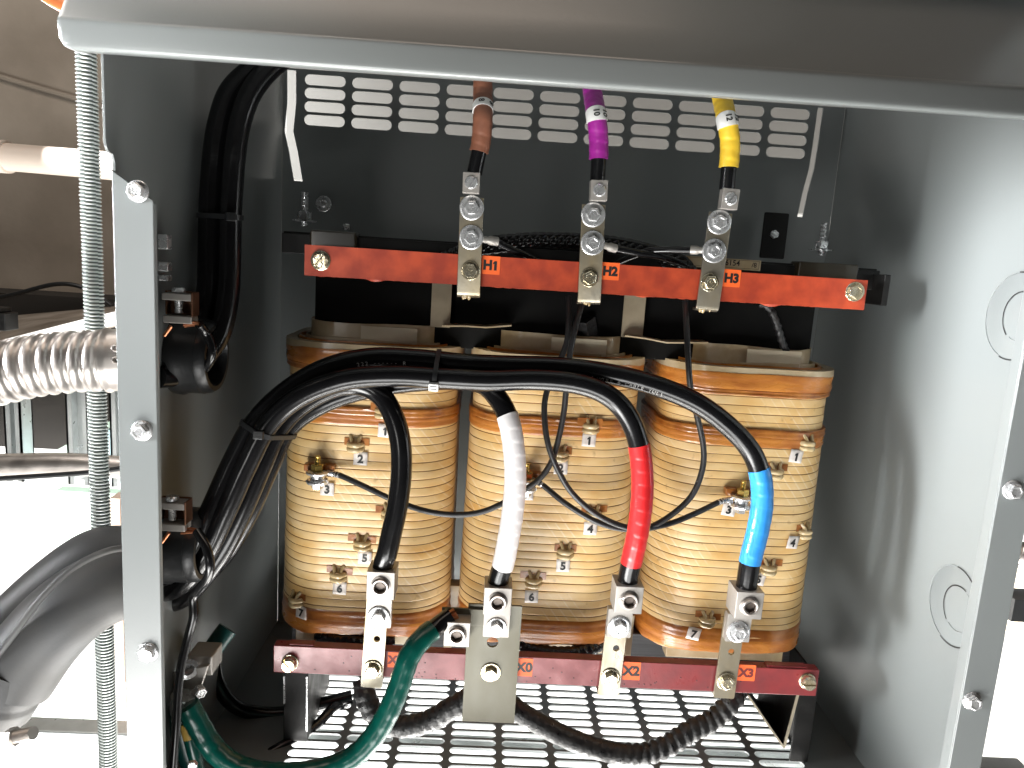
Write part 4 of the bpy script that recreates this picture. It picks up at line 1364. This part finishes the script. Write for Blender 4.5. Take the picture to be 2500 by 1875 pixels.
blue_pts = [(330, 1258, .700), (385, 1232, .700), (428, 1165, .700), (462, 1090, .705), (505, 995, .715), (552, 912, .725), (620, 845, .735), (705, 796, .745), (800, 774, .755), (900, 776, .758), (1000, 786, .758), (1100, 790, .757), (1200, 793, .756), (1300, 805, .755), (1400, 828, .752), (1500, 868, .750), (1575, 922, .748), (1622, 975, .745), (1643, 1030, .742), (1646, 1090, .740), (1636, 1150, .737), (1622, 1205, .735)]
red_pts = [(330, 1282, .700), (390, 1262, .700), (445, 1192, .700), (490, 1100, .702), (535, 1000, .708), (583, 912, .715), (650, 855, .722), (745, 820, .730), (850, 812, .736), (950, 817, .738), (1050, 822, .738), (1150, 820, .738), (1230, 826, .738), (1290, 842, .738), (1335, 872, .738), (1365, 915, .736), (1382, 970, .734), (1388, 1040, .732), (1385, 1100, .730), (1376, 1160, .730), (1366, 1205, .732)]
x1_pts = [(330, 1300, .722), (395, 1290, .722), (470, 1205, .722), (520, 1110, .724), (563, 1010, .730), (602, 925, .738), (655, 872, .747), (720, 838, .755), (775, 832, .757), (818, 850, .755), (846, 890, .748), (864, 950, .742), (867, 1020, .738), (859, 1090, .735), (846, 1150, .733), (836, 1195, .732)]
wh_pts = [(330, 1285, .745), (400, 1275, .745), (480, 1200, .742), (535, 1110, .742), (580, 1010, .748), (622, 925, .755), (700, 870, .764), (800, 838, .768), (900, 824, .770), (980, 820, .768), (1040, 828, .765), (1075, 860, .758), (1098, 905, .748), (1110, 970, .742), (1113, 1040, .738), (1107, 1110, .735), (1097, 1170, .733), (1088, 1215, .733)]
specs = [('secondary_cable', blue_pts, 'thick black cable with blue tape ending in the rightmost lug', xt[3][1], (1008, 1212), M_blue, 'blue'),
         ('secondary_cable', red_pts, 'thick black cable with red tape curving down before the middle coil', xt[2][1], (957, 1213), M_red, 'red'),
         ('secondary_cable', wh_pts, 'thick black cable with white tape dropping to the neutral plate', xt[1][1], (892, 1222), M_white, 'white'),
         ('secondary_cable', x1_pts, 'plain thick black cable curving down over the left coil', xt[0][1], None, None, '')]
cab = []
for nm, pts, lab, Mb, tr, tm, tn in specs:
    P3 = [Q(u, v_, Y) for (u, v_, Y) in pts]
    P3 += [Mb @ Vector((0, 0.0185, -0.015)), Mb @ Vector((0, 0.0, -0.015))]
    path = spline(P3, 0.003)
    tape = None
    if tr:
        tape = (frac_at_v(path, tr[0], 0.55), frac_at_v(path, tr[1], 0.55))
    r_, pa = bigcable(nm, pts, lab, Mb, tape, tm, tn)
    cab.append((r_, pa))


def print_on(path, root, s, f0, size=0.0062, ang=0.0, col=M_inkfaint):
    """flat letters following the jacket, like the factory print"""
    n = len(path); L_ = plen(path); st = size * 0.72 / L_
    bmA = bmesh.new()
    tmpm = []
    for i, ch in enumerate(s):
        if ch == ' ':
            continue
        f = f0 + i * st
        k = min(n - 2, int(f * (n - 1)))
        p = path[k].lerp(path[k + 1], f * (n - 1) - k)
        tx = (path[k + 1] - path[k - 1]).normalized()
        nd = Vector((0, -math.cos(ang), math.sin(ang))); nd = (nd - tx * nd.dot(tx)).normalized()
        yd = nd.cross(tx)
        Mx = Matrix(((tx.x, yd.x, nd.x, 0), (tx.y, yd.y, nd.y, 0), (tx.z, yd.z, nd.z, 0), (0, 0, 0, 1)))
        b = text(ch, size, Matrix.Translation(p + nd * (CRAD * 1.012 + 0.0002)) @ Mx, t=0.0001)
        me = bpy.data.meshes.new('t'); b.to_mesh(me); b.free(); bmA.from_mesh(me); bpy.data.meshes.remove(me)
    obj('jacket_print', bmA, col, root, smooth=0)


print_on(cab[0][1], cab[0][0], '222 ------ R', 0.345, ang=-0.35)
print_on(cab[0][1], cab[0][0], 'ONE WIRE & CABLE (UL)', 0.60, ang=-0.55, size=0.0058)

# cable ties
def tie(path, f, r, label, head_ang=0, extra=None, hm=M_marker):
    n = len(path); k = int(f * (n - 1))
    p = path[k]; tx = (path[min(n - 1, k + 2)] - path[k - 2]).normalized()
    root = thing('cable_tie', p, label, 'cable tie', 'cable ties round the heavy cables')
    return root, p, tx


def oval_tie(pts2d, M, width, label, head=None, headm=M_marker, t=0.0014, parent=None):
    root = thing('cable_tie', M.translation, label, 'cable tie', 'cable ties on the black cables')
    bm = bmesh.new(); n = len(pts2d)
    c = Vector((sum(p[0] for p in pts2d) / n, sum(p[1] for p in pts2d) / n))
    R = []
    for p in pts2d:
        d = (Vector(p) - c).normalized()
        o = Vector(p) + d * t
        R.append([bm.verts.new(M @ Vector((q[0], q[1], w_))) for q, w_ in ((p, -width / 2), (o, -width / 2), (o, width / 2), (p, width / 2))])
    for k in range(n):
        a, b = R[k], R[(k + 1) % n]
        for j in range(4):
            bm.faces.new((a[j], a[(j + 1) % 4], b[(j + 1) % 4], b[j]))
    obj('strap', bm, M_rubber, root, smooth=40)
    if head:
        bm = bmesh.new(); box(bm, (head[0] - 0.0045, head[1] - 0.0035, -0.0045), (head[0] + 0.0045, head[1] + 0.0035, 0.0045), M)
        for dy in (-0.0014, 0.0014):
            pass
        hd = obj('tie_head', bm, headm, root, bevel=0.0006)
    return root


def hull_oval(ax, ay, n=32):
    return [(ax * math.copysign(abs(math.cos(2 * PI * k / n)) ** 0.75, math.cos(2 * PI * k / n)), ay * math.copysign(abs(math.sin(2 * PI * k / n)) ** 0.75, math.sin(2 * PI * k / n))) for k in range(n)]


def tie_paths(paths, rads, near, nrm, width, label, head_pt, headm):
    """strap following the convex hull of the cables where they cross the plane"""
    nrm = Vector(nrm).normalized()
    q_ = nrm.to_track_quat('Z', 'Y').to_matrix().to_4x4()
    M = Matrix.Translation(near) @ q_
    Mi = M.inverted()
    pts = []
    for pa, rd in zip(paths, rads):
        best = None
        for p in pa:
            l = Mi @ p
            if Vector((l.x, l.y)).length < 0.09 and (best is None or abs(l.z) < abs(best.z)):
                best = l
        if best is not None and abs(best.z) < 0.006:
            pts += [(best.x + rd * math.cos(2 * PI * k / 24), best.y + rd * math.sin(2 * PI * k / 24)) for k in range(24)]
    pts = sorted(set(pts))

    def half(ps):
        h = []
        for p in ps:
            while len(h) > 1 and (h[-1][0] - h[-2][0]) * (p[1] - h[-2][1]) - (h[-1][1] - h[-2][1]) * (p[0] - h[-2][0]) <= 0:
                h.pop()
            h.append(p)
        return h
    hull = half(pts)[:-1] + half(pts[::-1])[:-1]
    root = oval_tie(hull, M, width, label)
    # head sits on the strap nearest to the asked point
    hp = Mi @ Vector(head_pt)
    i_ = min(range(len(hull)), key=lambda k: (hull[k][0] - hp.x) ** 2 + (hull[k][1] - hp.y) ** 2)
    c_ = M @ Vector((hull[i_][0], hull[i_][1], 0))
    d_ = (c_ - (M @ Vector((sum(h[0] for h in hull) / len(hull), sum(h[1] for h in hull) / len(hull), 0)))).normalized()
    Mh = axisM(c_ + d_ * 0.001, d_)
    bm = bmesh.new(); box(bm, (-0.0048, -0.0040, 0), (0.0048, 0.0040, 0.0055), Mh)
    hd = obj('tie_head', bm, headm, root, bevel=0.0008)
    bm = bmesh.new()
    for dz_ in (-0.0014, 0.0014):
        box(bm, (-0.0034, dz_ - 0.0004, 0.0056), (0.0034, dz_ + 0.0004, 0.0059), Mh)
    obj('slot', bm, M_ink, hd)


allp = [c_[1] for c_ in cab]
tie_paths(allp, [CRAD + 0.0006] * 4, Q(944, 797, .752), (1, 0, -0.05), 0.0046, 'black cable tie with pale head around the cables above the left coil', Q(942, 840, .72), M_marker)
pm = Q(574, 930, .728)
tie_paths(allp, [CRAD + 0.0006] * 4, pm, Q(540, 1010, .722) - Q(600, 870, .73), 0.0046, 'black cable tie binding the bundle lower left of the left coil', Q(545, 935, .66), M_rubber)

# left riser: three black cables dropping from the top to the upper bushing
risers = []
root = thing('riser_cables', Q(400, 790, 0.74), 'group of black cables rising up the dark left side of the cabinet', 'cable bundle')
for k, (du, dY) in enumerate(((-22, 0), (4, 0.02), (22, -0.004))):
    pts = [(700 + du * 0.5, 60, .82), (590 + du * 0.6, 130, .80), (525 + du, 190, .79), (497 + du, 260, .785), (484 + du, 340, .78), (476 + du * 1.0, 460, .775), (474 + du, 560, .77), (470 + du, 640, .76), (452 + du, 720, .745), (425 + du * 0.3, 780, .73), (385, 800 + du * 0.4, .72), (340, 805 + du * .4, .70)]
    bm = bmesh.new(); tube(bm, spline([Q(u, v_, Y + dY) for u, v_, Y in pts], 0.004), 0.0112, 24)
    obj('cable', bm, M_cable, root, smooth=60)
    risers.append(spline([Q(u, v_, Y + dY) for u, v_, Y in pts], 0.004))
pm = Q(474, 468, .777)
tie_paths(risers, [0.0118] * 3, pm, (0, 0, 1), 0.005, 'black cable tie around the dark riser cables at left', Q(490, 468, .74), M_rubber)


# ------------------------------------------------------------------ grounding bushings on the left wall
def bushing(c, R, label, lugpos):
    root = thing('grounding_bushing', c, label, 'bushing', 'grounding bushings on the left wall')
    M = axisM(c, (1, 0.0, 0))
    bm = bmesh.new()
    lathe(bm, [(R * 0.78, -0.004), (R * 1.04, -0.004), (R * 1.06, 0.004), (R, 0.008), (R, 0.024), (R * 0.985, 0.0242), (R * 0.97, 0.030), (R * 0.9, 0.034), (R * 0.78, 0.034), (R * 0.74, 0.028), (R * 0.74, -0.004)], M, 48)
    obj('collar', bm, M_rubber, root, smooth=40)
    # lay-in lug on top: base, saddle, bridge, screw
    Lp = Vector(lugpos)
    bm = bmesh.new()
    box(bm, Lp + Vector((-0.012, -0.008, -0.003)), Lp + Vector((0.014, 0.008, 0.004)))
    lg = obj('lug_saddle', bm, M_alu, root, bevel=0.001)
    bm = bmesh.new()
    box(bm, Lp + Vector((0.0135, -0.008, 0.004)), Lp + Vector((0.0152, 0.008, 0.026))); box(bm, Lp + Vector((-0.0140, 0.002, 0.004)), Lp + Vector((-0.0120, 0.008, 0.026)))
    box(bm, Lp + Vector((-0.0125, 0.0075, 0.004)), Lp + Vector((0.0135, 0.0090, 0.026)))
    obj('lug_frame', bm, M_copperdull, root, bevel=0.0005)
    bm = bmesh.new(); box(bm, Lp + Vector((-0.0128, -0.008, 0.018)), Lp + Vector((0.014, 0.008, 0.0245))); obj('lug_bridge', bm, M_alu, root, bevel=0.0008)
    bm = bmesh.new(); tube(bm, [Lp + Vector((0, -0.001, 0.006 + 0.0005 * k)) for k in range(26)], lambda s, a: 0.0036 + 0.0003 * math.sin(s * 2 * PI / 0.0015), 14)
    sc_ = obj('screw', bm, M_zinc, root)
    M2 = Matrix.Translation(Lp + Vector((0, -0.001, 0.0255)))
    slotscrew(None, 0.006, sc_, ang=0.6, m=M_zinc, M=M2, h=0.004, name='screw_head')
    return root


M_copperdull = mat('dull_copper', (0.2, 0.1, 0.06), 0.35, 0.8, nscale=60)
c1 = PX(392, 905, XL + 0.002)
bushing(Vector((XL + 0.004, 0.735, -0.115)), 0.037, 'upper grounding bushing on the left wall by the dark riser', Q(388, 690, .695))
bushing(Vector((XL + 0.004, 0.705, -0.300)), 0.037, 'lower grounding bushing where the heavy cables enter', Q(374, 1135, .672))
# bonding wires
for pts, lab in (([(430, 700, .69), (445, 720, .70), (457, 745, .70), (458, 770, .70), (440, 800, .71), (410, 815, .72)], 'short bonding wire curling off the upper bushing lug'),
                 ([(425, 1146, .668), (445, 1180, .66), (454, 1220, .655), (448, 1250, .66), (430, 1270, .665), (417, 1290, .67), (418, 1330, .67), (408, 1370, .67), (393, 1430, .665), (384, 1500, .66), (380, 1580, .655), (372, 1680, .65)], 'long black bonding wire hanging from the lower bushing lug')):
    c = thing('bonding_wire', Q(pts[-1][0], pts[-1][1], pts[-1][2]), lab, 'wire', 'bonding wires on the left wall')
    bm = bmesh.new(); tube(bm, spline([Q(*q) for q in pts], 0.002), 0.0042, 14); obj('insulation', bm, M_cable, c, smooth=60)
    a = Q(pts[0][0] - 32, pts[0][1] + 2, pts[0][2] + 0.004); b = Q(*pts[0])
    bm = bmesh.new(); 
    for k in range(5):
        o = Vector((0, random.uniform(-.002, .002), random.uniform(-.0018, .0018)))
        tube(bm, spline([a + o, (a + b) / 2 + o * 1.2 + Vector((0, 0, 0.001)), b + o * 0.6], 0.002), 0.001, 6)
    tube(bm, spline([Q(pts[0][0] - 60, pts[0][1] + 5, pts[0][2]), Q(pts[0][0] - 75, pts[0][1] + 25, pts[0][2])], 0.002), 0.0018, 8)
    obj('bare_copper', bm, M_copper, c, smooth=60)

# small clips on the left wall edge
th = thing('wall_clip', Q(345, 560, .66), 'small dull metal clip low on the inner face behind the left post', 'clip')
bm = bmesh.new()
for v0, v1 in ((505, 540), (568, 590), (598, 612)):
    a = Q(342, v0, .655); b = Q(352, v1, .655); box(bm, (XL + 0.001, 0.69, b.z), (XL + 0.010, 0.70, a.z))
obj('clip_body', bm, M_zinc, th, bevel=0.001)

# ------------------------------------------------------------------ green ground cable and its lug stack
g = thing('green_ground_cable', Q(945, 1350, .735), 'thick green taped ground cable looping from neutral plate to lower left', 'cable')
gp = [(975, 1330, .742), (945, 1352, .735), (912, 1380, .722), (883, 1420, .712), (865, 1475, .706), (843, 1530, .70), (812, 1585, .695), (770, 1630, .69), (715, 1658, .685), (640, 1672, .68), (560, 1670, .68), (500, 1650, .685), (455, 1610, .69), (425, 1560, .69), (405, 1525, .69)]
path = spline([Q(*q) for q in gp], 0.003)
bm = bmesh.new(); tube(bm, sub(path, 0, 0.1), 0.0098, 20); obj('jacket', bm, M_cable, g, smooth=60)
bm = bmesh.new(); tube(bm, sub(path, 0.065, 1.0), lambda s, a: taped(s, a, 0.0112, 0.016, 0.0006), 32); obj('tape_wrap', bm, M_green, g, smooth=30)
strands(g, Q(952, 1346, .735), Q(985, 1325, .742), 0.006, 10)
for i, (pts, r_, mt, lab) in enumerate((([(392, 1535, .70), (396, 1590, .70), (420, 1650, .70), (470, 1700, .70)], 0.012, M_greend, 'dark green ground wire dropping from lug stack at lower left'),
                        ([(402, 1545, .695), (412, 1600, .69), (428, 1660, .69), (440, 1710, .69)], 0.0065, M_green, 'thin green ground wire with yellow tag'),
                        ([(440, 1440, .76), (465, 1395, .77), (492, 1358, .78)], 0.011, M_greend, 'dark green wire stub rising behind the ground lug'))):
    c = thing('ground_wire', Q(*pts[-1]), lab, 'wire', 'green ground wires at lower left')
    bm = bmesh.new(); tube(bm, spline([Q(*q) for q in pts], 0.003), r_, 20); obj('insulation', bm, mt, c, smooth=60)
    if i == 1:
        bm = bmesh.new(); tube(bm, spline([Q(404, 1560, .692), Q(413, 1592, .69)], 0.003), 0.0078, 20); obj('yellow_band', bm, M_ytag, c, smooth=60)
# dark loop cable and floor cable
for pts, r_, lab in (([(470, 1330, .86), (462, 1400, .85), (468, 1470, .84), (500, 1520, .84), (550, 1540, .85), (620, 1540, .86), (700, 1520, .87), (760, 1505, .88)], 0.0085, 'dark loose cable looping behind the ground lug at lower left'),
                     ([(560, 1640, .78), (620, 1605, .80), (680, 1570, .83), (720, 1528, .86), (745, 1520, .88)], 0.006, 'thin dark cable crossing the cabinet floor near the left foot')):
    bm = bmesh.new(); tube(bm, spline([Q(*q) for q in pts], 0.004), r_, 16)
    tagit(obj('loose_cable', bm, M_cable, smooth=60), lab, 'cable')
gl = thing('ground_lug', Q(420, 1480, .71), 'stacked metal ground lug bolted low on the left wall', 'ground lug')
bm = bmesh.new(); p = Q(425, 1440, .72); box(bm, p + Vector((-0.010, 0, -0.010)), p + Vector((0.016, 0.03, 0.012))); obj('lug_block', bm, M_alu, gl, bevel=0.0015)
bm = bmesh.new(); p = Q(402, 1440, .715); lathe(bm, [(0.0, 0), (0.009, 0), (0.010, 0.006), (0.0105, 0.010), (0.006, 0.011), (0.0055, 0.004), (0, 0.004)], axisM(p, (0.5, -0.8, 0.2)), 28); obj('lug_collar', bm, M_zinc, gl)
bm = bmesh.new(); p = Q(400, 1478, .71); prism(bm, [p + Vector((-0.02, 0, -0.018)), p + Vector((0.012, 0, -0.016)), p + Vector((0.024, 0, 0.022)), p + Vector((-0.012, 0, 0.012))], (0, 0.006, 0)); obj('lug_tang', bm, M_alu, gl, bevel=0.001)
hexbolt(Q(428, 1490, .705), 0.0065, gl, h=0.008, M=axisM(Q(428, 1490, .705), (0.7, -0.7, -0.1)), marks=False)
bm = bmesh.new(); p1, p2 = Q(398, 1500, .70), Q(396, 1548, .70); tube(bm, spline([p1, (p1 + p2) / 2, p2], 0.004), 0.013, 20); obj('lug_barrel', bm, M_strut, gl, smooth=60)
for (u, v_) in ((418, 1650),):
    hexbolt(Q(u, v_, .66), 0.005, gl, h=0.004, marks=False)
b3 = thing('wall_bolt', Q(560, 1438, 1.0), 'dim square washer and bolt deep in the dark lower left', 'bolt')
bm = bmesh.new(); p = Q(560, 1438, 1.0); box(bm, p - Vector((0.018, 0.002, 0.018)), p + Vector((0.018, 0.002, 0.018))); obj('square_washer', bm, M_black, b3, bevel=0.001)
hexbolt(p - Vector((0, 0.002, 0)), 0.011, b3, m=M_strut, marks=False)

# ------------------------------------------------------------------ thin tap wires
tw = [
    ([(722, 1024, .815), (735, 1027, .812), (790, 1052, .80), (850, 1080, .79), (920, 1104, .785), (985, 1112, .785), (1040, 1106, .785), (1090, 1085, .785), (1130, 1060, .79), (1165, 1035, .79), (1190, 1000, .79), (1206, 950, .79), (1218, 890, .79), (1225, 820, .79), (1232, 760, .80), (1245, 700, .81), (1262, 640, .825)], 'thin dark wire sagging from left coil stud past the white cable'),
    ([(1160, 1040, .815), (1175, 1050, .812), (1225, 1090, .80), (1290, 1128, .79), (1350, 1143, .79), (1405, 1138, .79), (1460, 1105, .79), (1498, 1065, .79), (1518, 1010, .79), (1519, 960, .79), (1506, 900, .79), (1492, 840, .79), (1487, 780, .79), (1484, 720, .80), (1480, 650, .82)], 'thin dark wire running from the middle coil stud up past the right coil'),
    ([(1562, 1082, .815), (1550, 1086, .812), (1500, 1110, .80), (1440, 1133, .794), (1370, 1142, .784), (1300, 1118, .780), (1240, 1070, .780), (1205, 1015, .780), (1184, 960, .780), (1176, 900, .785), (1180, 850, .79), (1205, 790, .80), (1224, 740, .81), (1229, 690, .82), (1228, 640, .83)], 'thin dark wire swinging from the right coil stud to above the middle coil'),
]
for pts, lab in tw:
    c = thing('tap_wire', Q(*pts[0]), lab, 'wire', 'thin tap wires between the coils')
    pth = spline([Q(*q) for q in pts], 0.0025)
    bm = bmesh.new(); tube(bm, pth, 0.0033, 14); obj('insulation', bm, M_wire, c, smooth=60)
    a = Q(*pts[0]); b = Q(pts[0][0] + (-18 if pts[0][0] < 1500 else 20), pts[0][1] - 3, pts[0][2])
    bm = bmesh.new(); tube(bm, spline([pth[3], a, (a + b) / 2, b], 0.0015), lambda s, an: 0.0034 + 0.0004 * math.sin(s * 1500), 12)
    obj('ring_terminal', bm, M_zinc, c, smooth=60)
bm = bmesh.new(); tube(bm, spline([Q(1640, 655, .84), Q(1662, 665, .84), Q(1676, 695, .84), Q(1690, 740, .85), Q(1702, 770, .86)], 0.003), lambda s, a: 0.0042 + 0.0008 * math.sin(s * 700), 14)
tagit(obj('coil_lead', bm, M_sleeve, smooth=60), 'shiny black lead entering the top of the right coil', 'wire')
bm = bmesh.new(); tube(bm, spline([Q(1262, 690, .86), Q(1268, 720, .865), Q(1272, 755, .87)], 0.003), lambda s, a: 0.013, 4)
tagit(obj('lead_bundle', bm, M_sleeve), 'flat black lead entering the top of the middle coil', 'wire')

# wires with crimp terminals from the upper washers
for (p0, p1, more, lab) in (((1042, 517), (1075, 522), [(1100, 537), (1140, 554), (1190, 580)], 'black wire crimped to the left upper terminal'),
                            ((1304, 530), (1330, 537), [(1380, 547), (1430, 556), (1480, 572)], 'black wire crimped to the right side of the middle upper terminal'),
                            ((1520, 541), (1492, 540), [(1450, 540), (1400, 543), (1350, 560), (1310, 580)], 'black wire crimped to the left side of the right upper terminal')):
    c = thing('crimped_wire', Q(*p0, .795), lab, 'wire', 'crimped wires at the upper terminals')
    a, b = Q(*p0, .795), Q(*p1, .80)
    bm = bmesh.new(); d = b - a
    tube(bm, [a + d * (k / 6) for k in range(7)], lambda s, an: 0.0036 if s < d.length * 0.45 else 0.0048, 16); obj('crimp_terminal', bm, M_alu, c, smooth=30)
    bm = bmesh.new(); tube(bm, spline([b - d * 0.1] + [Q(u, v_, .805 + 0.01 * i) for i, (u, v_) in enumerate(more)], 0.003), 0.0040, 14); obj('insulation', bm, M_cable, c, smooth=60)

# looped harness behind the red bar
hn = thing('wire_harness', Q(1200, 540, .84), 'glossy black wire harness arching behind the red board', 'wire harness')
for k in range(5):
    pts = [(940 + 6 * k, 560 - 2 * k, .83), (1040, 524 + 5 * k, .835), (1130, 512 + 6 * k, .84), (1230, 512 + 7 * k, .845), (1330, 520 + 7 * k, .845), (1420, 540 + 7 * k, .84), (1475, 560 + 6 * k, .835), (1500, 592, .83)]
    bm = bmesh.new()
    amp = 0.0010 if k in (1, 2) else 0.0002
    tube(bm, spline([Q(u, v_, Y) for u, v_, Y in pts], 0.0012), lambda s, a: 0.0048 + amp * abs(math.sin(s * 2 * PI / 0.018 + a * 0.5)) * 2, 14)
    obj('harness_wire', bm, M_cable, hn, smooth=60)
# typed paper label behind
lb = thing('paper_label', Q(1570, 570, .834), 'yellowed paper strip with typed number behind the red board', 'label')
a = Q(1455, 551, .833); b = Q(1642, 583, .833)
Mlb = front(((a.x + b.x) / 2, .833, (Q(1560, 569, .833).z)), 0)
hwx = (b.x - a.x) / 2
bm = plate(rrect(-hwx, -0.0058, hwx, 0.0058, 0.0005), [], 0.0004, Mlb); sl_ = obj('paper', bm, M_card, lb)
obj('typed_number', text('6154', 0.0085, Mlb @ Matrix.Translation((hwx * 0.35, 0.001, 0.0006)), bold=0.0001), M_ink, sl_, smooth=0)
obj('typed_mark', text('/8', 0.0075, Mlb @ Matrix.Translation((hwx * 0.85, 0.0, 0.0006))), M_ink, sl_, smooth=0)
bm = bmesh.new()
for x0, x1, z0, z1 in ((-hwx + .002, hwx - .002, 0.0046, 0.0049), (-hwx + .002, hwx - .002, -0.0042, -0.0039), (hwx - .0022, hwx - .0019, -0.0042, 0.0049)):
    box(bm, (x0, z0, 0.0004), (x1, z1, 0.0005), Mlb)
obj('ruled_line', bm, M_ink, sl_, smooth=0)

# ------------------------------------------------------------------ sleeved leads at the bottom
for pts, lab, rib, rr in (([(786, 1470, .80), (790, 1505, .79), (812, 1545, .785), (860, 1568, .78), (920, 1560, .775), (975, 1530, .77), (1020, 1505, .77)], 'fuzzy black sleeved lead sagging left of the neutral plate', 0.0006, 0.0125),
                          ([(1085, 1505, .785), (1118, 1535, .775), (1170, 1566, .772), (1240, 1600, .77), (1310, 1622, .77), (1380, 1630, .77), (1440, 1612, .77), (1490, 1580, .775), (1540, 1555, .78), (1580, 1515, .785), (1596, 1480, .80)], 'ribbed black sleeved lead sagging right of the neutral plate', 0.0016, 0.0120)):
    path = spline([Q(*q) for q in pts], 0.0012)
    L_ = plen(path)
    bm = bmesh.new()

    def rf(s, a, rib=rib, rr=rr, L_=L_):
        g_ = rib * (1 if (rib < 0.001 or s > L_ * 0.5) else 0.15)
        return rr + g_ * abs(math.sin(s * 2 * PI / 0.021 + 0.6 * math.sin(a))) * 1.6 - g_ + 0.0005 * noise.noise(Vector((s * 300, math.cos(a) * 4, math.sin(a) * 4)))
    tube(bm, path, rf, 24)
    tagit(obj('sleeved_lead', bm, M_sleeve, smooth=60), lab, 'lead', 'sleeved leads under the lower board')
# black wrapped lead over the bottom yoke between coils
bm = bmesh.new()
tube(bm, spline([Q(1120, 1385, .83), Q(1140, 1402, .825), Q(1190, 1412, .82), (Q(1240, 1412, .82)), Q(1275, 1400, .83), Q(1300, 1385, .85)], 0.0012), lambda s, a: 0.0085 + 0.0012 * abs(math.sin(s * 2 * PI / 0.017)), 18)
tagit(obj('wrapped_lead', bm, M_cable, smooth=60), 'shiny black wrapped lead lying over the bottom yoke', 'lead')
bm = bmesh.new()
tube(bm, spline([Q(690, 1372, .85), Q(740, 1382, .83), Q(790, 1392, .82), Q(850, 1385, .83)], 0.0012), lambda s, a: 0.0095 + 0.0010 * abs(math.sin(s * 2 * PI / 0.02)), 18)
tagit(obj('wrapped_lead', bm, M_cable, smooth=60), 'dark lead lying below the left coil behind the maroon board', 'lead')

# ------------------------------------------------------------------ conduit and fitting outside left
cd = thing('flexible_conduit', Q(270, 770, .70), 'ribbed flexible metal conduit entering the cabinet side from the left', 'conduit')
path = spline([Q(-160, 850, .70), Q(-60, 822, .70), Q(60, 793, .705), Q(150, 782, .71), Q(236, 778, .715)], 0.0011)


def ribf(s, a):
    f = ((s + a / (2 * PI) * 0.0130) / 0.0130) % 1
    return 0.0275 + 0.0026 * (math.sin(PI * min(1, f / 0.72)) ** 0.5 if f < 0.72 else 0)


bm = bmesh.new(); tube(bm, path, ribf, 48); obj('hose', bm, M_cond, cd, smooth=60)
bm = bmesh.new(); a = Q(232, 778, .715); b = Q(300, 776, .72); tube(bm, [a.lerp(b, k / 12) for k in range(13)], lambda s, an: 0.0300 + (0.0015 if s < 0.004 else 0), 48); cl = obj('connector', bm, M_cond, cd, smooth=40)
bm = bmesh.new()
for v_ in (752, 778):
    pp = Q(249, v_, .685)
    lathe(bm, [(0.0032, -0.004), (0.0034, 0.0005), (0.0028, 0.001), (0.0022, 0.0005), (0.0020, -0.004)], axisM(pp, (0.1, -1, 0.15 if v_ < 760 else 0)), 24)
obj('embossed_mark', bm, M_cond, cl, smooth=60)

el = thing('conduit_elbow', Q(280, 1255, .68), 'large dark cast elbow fitting curving down at lower left', 'elbow fitting')
path = spline([Q(340, 1246, .70), Q(285, 1254, .69), Q(215, 1276, .68), Q(143, 1325, .67), Q(80, 1392, .665), Q(28, 1465, .66)], 0.003)
bm = bmesh.new(); tube(bm, path, lambda s, a: 0.0345 + 0.004 * min(1, s / 0.2), 48); obj('elbow_body', bm, M_cast, el, smooth=60)
path2 = spline([Q(340, 1185, .735), Q(275, 1192, .73), Q(205, 1200, .725), Q(120, 1258, .72), Q(30, 1340, .715), Q(-60, 1440, .71)], 0.003)
bm = bmesh.new(); tube(bm, path2, lambda s, a: 0.027, 40); obj('elbow_back_rib', bm, M_cast, el, smooth=60)
# inner seam ridge
path3 = spline([Q(310, 1183, .665), Q(240, 1188, .655), Q(160, 1225, .645), Q(90, 1290, .635), Q(30, 1370, .63), Q(-30, 1450, .63)], 0.003)
bm = bmesh.new(); tube(bm, path3, 0.0032, 12); obj('seam_ridge', bm, M_cast, el, smooth=60)
path = spline([Q(30, 1425, .662), Q(5, 1462, .658), Q(-28, 1515, .655)], 0.003)
bm = bmesh.new(); tube(bm, path, lambda s, a: 0.0405 if s < 0.030 else 0.0418, 48); obj('elbow_collar', bm, M_cast, el, smooth=30)
path = spline([Q(-5, 1470, .655), Q(-35, 1540, .65), Q(-90, 1680, .645)], 0.003)
bm = bmesh.new(); tube(bm, path, 0.0340, 48); obj('conduit_stub', bm, M_cond, el, smooth=40)
bm = bmesh.new(); a = Q(28, 1592, .62); b = Q(72, 1583, .615); tube(bm, [a.lerp(b, k / 40) for k in range(41)], lambda s, an: 0.0052 + 0.0005 * math.sin(s * 2 * PI / 0.0018), 16)
lathe(bm, [(0, -0.004), (0.0085, -0.004), (0.0085, 0.004), (0, 0.004)], axisM(a, b - a), 6)
obj('clamp_screw', bm, M_cond, el, smooth=30)
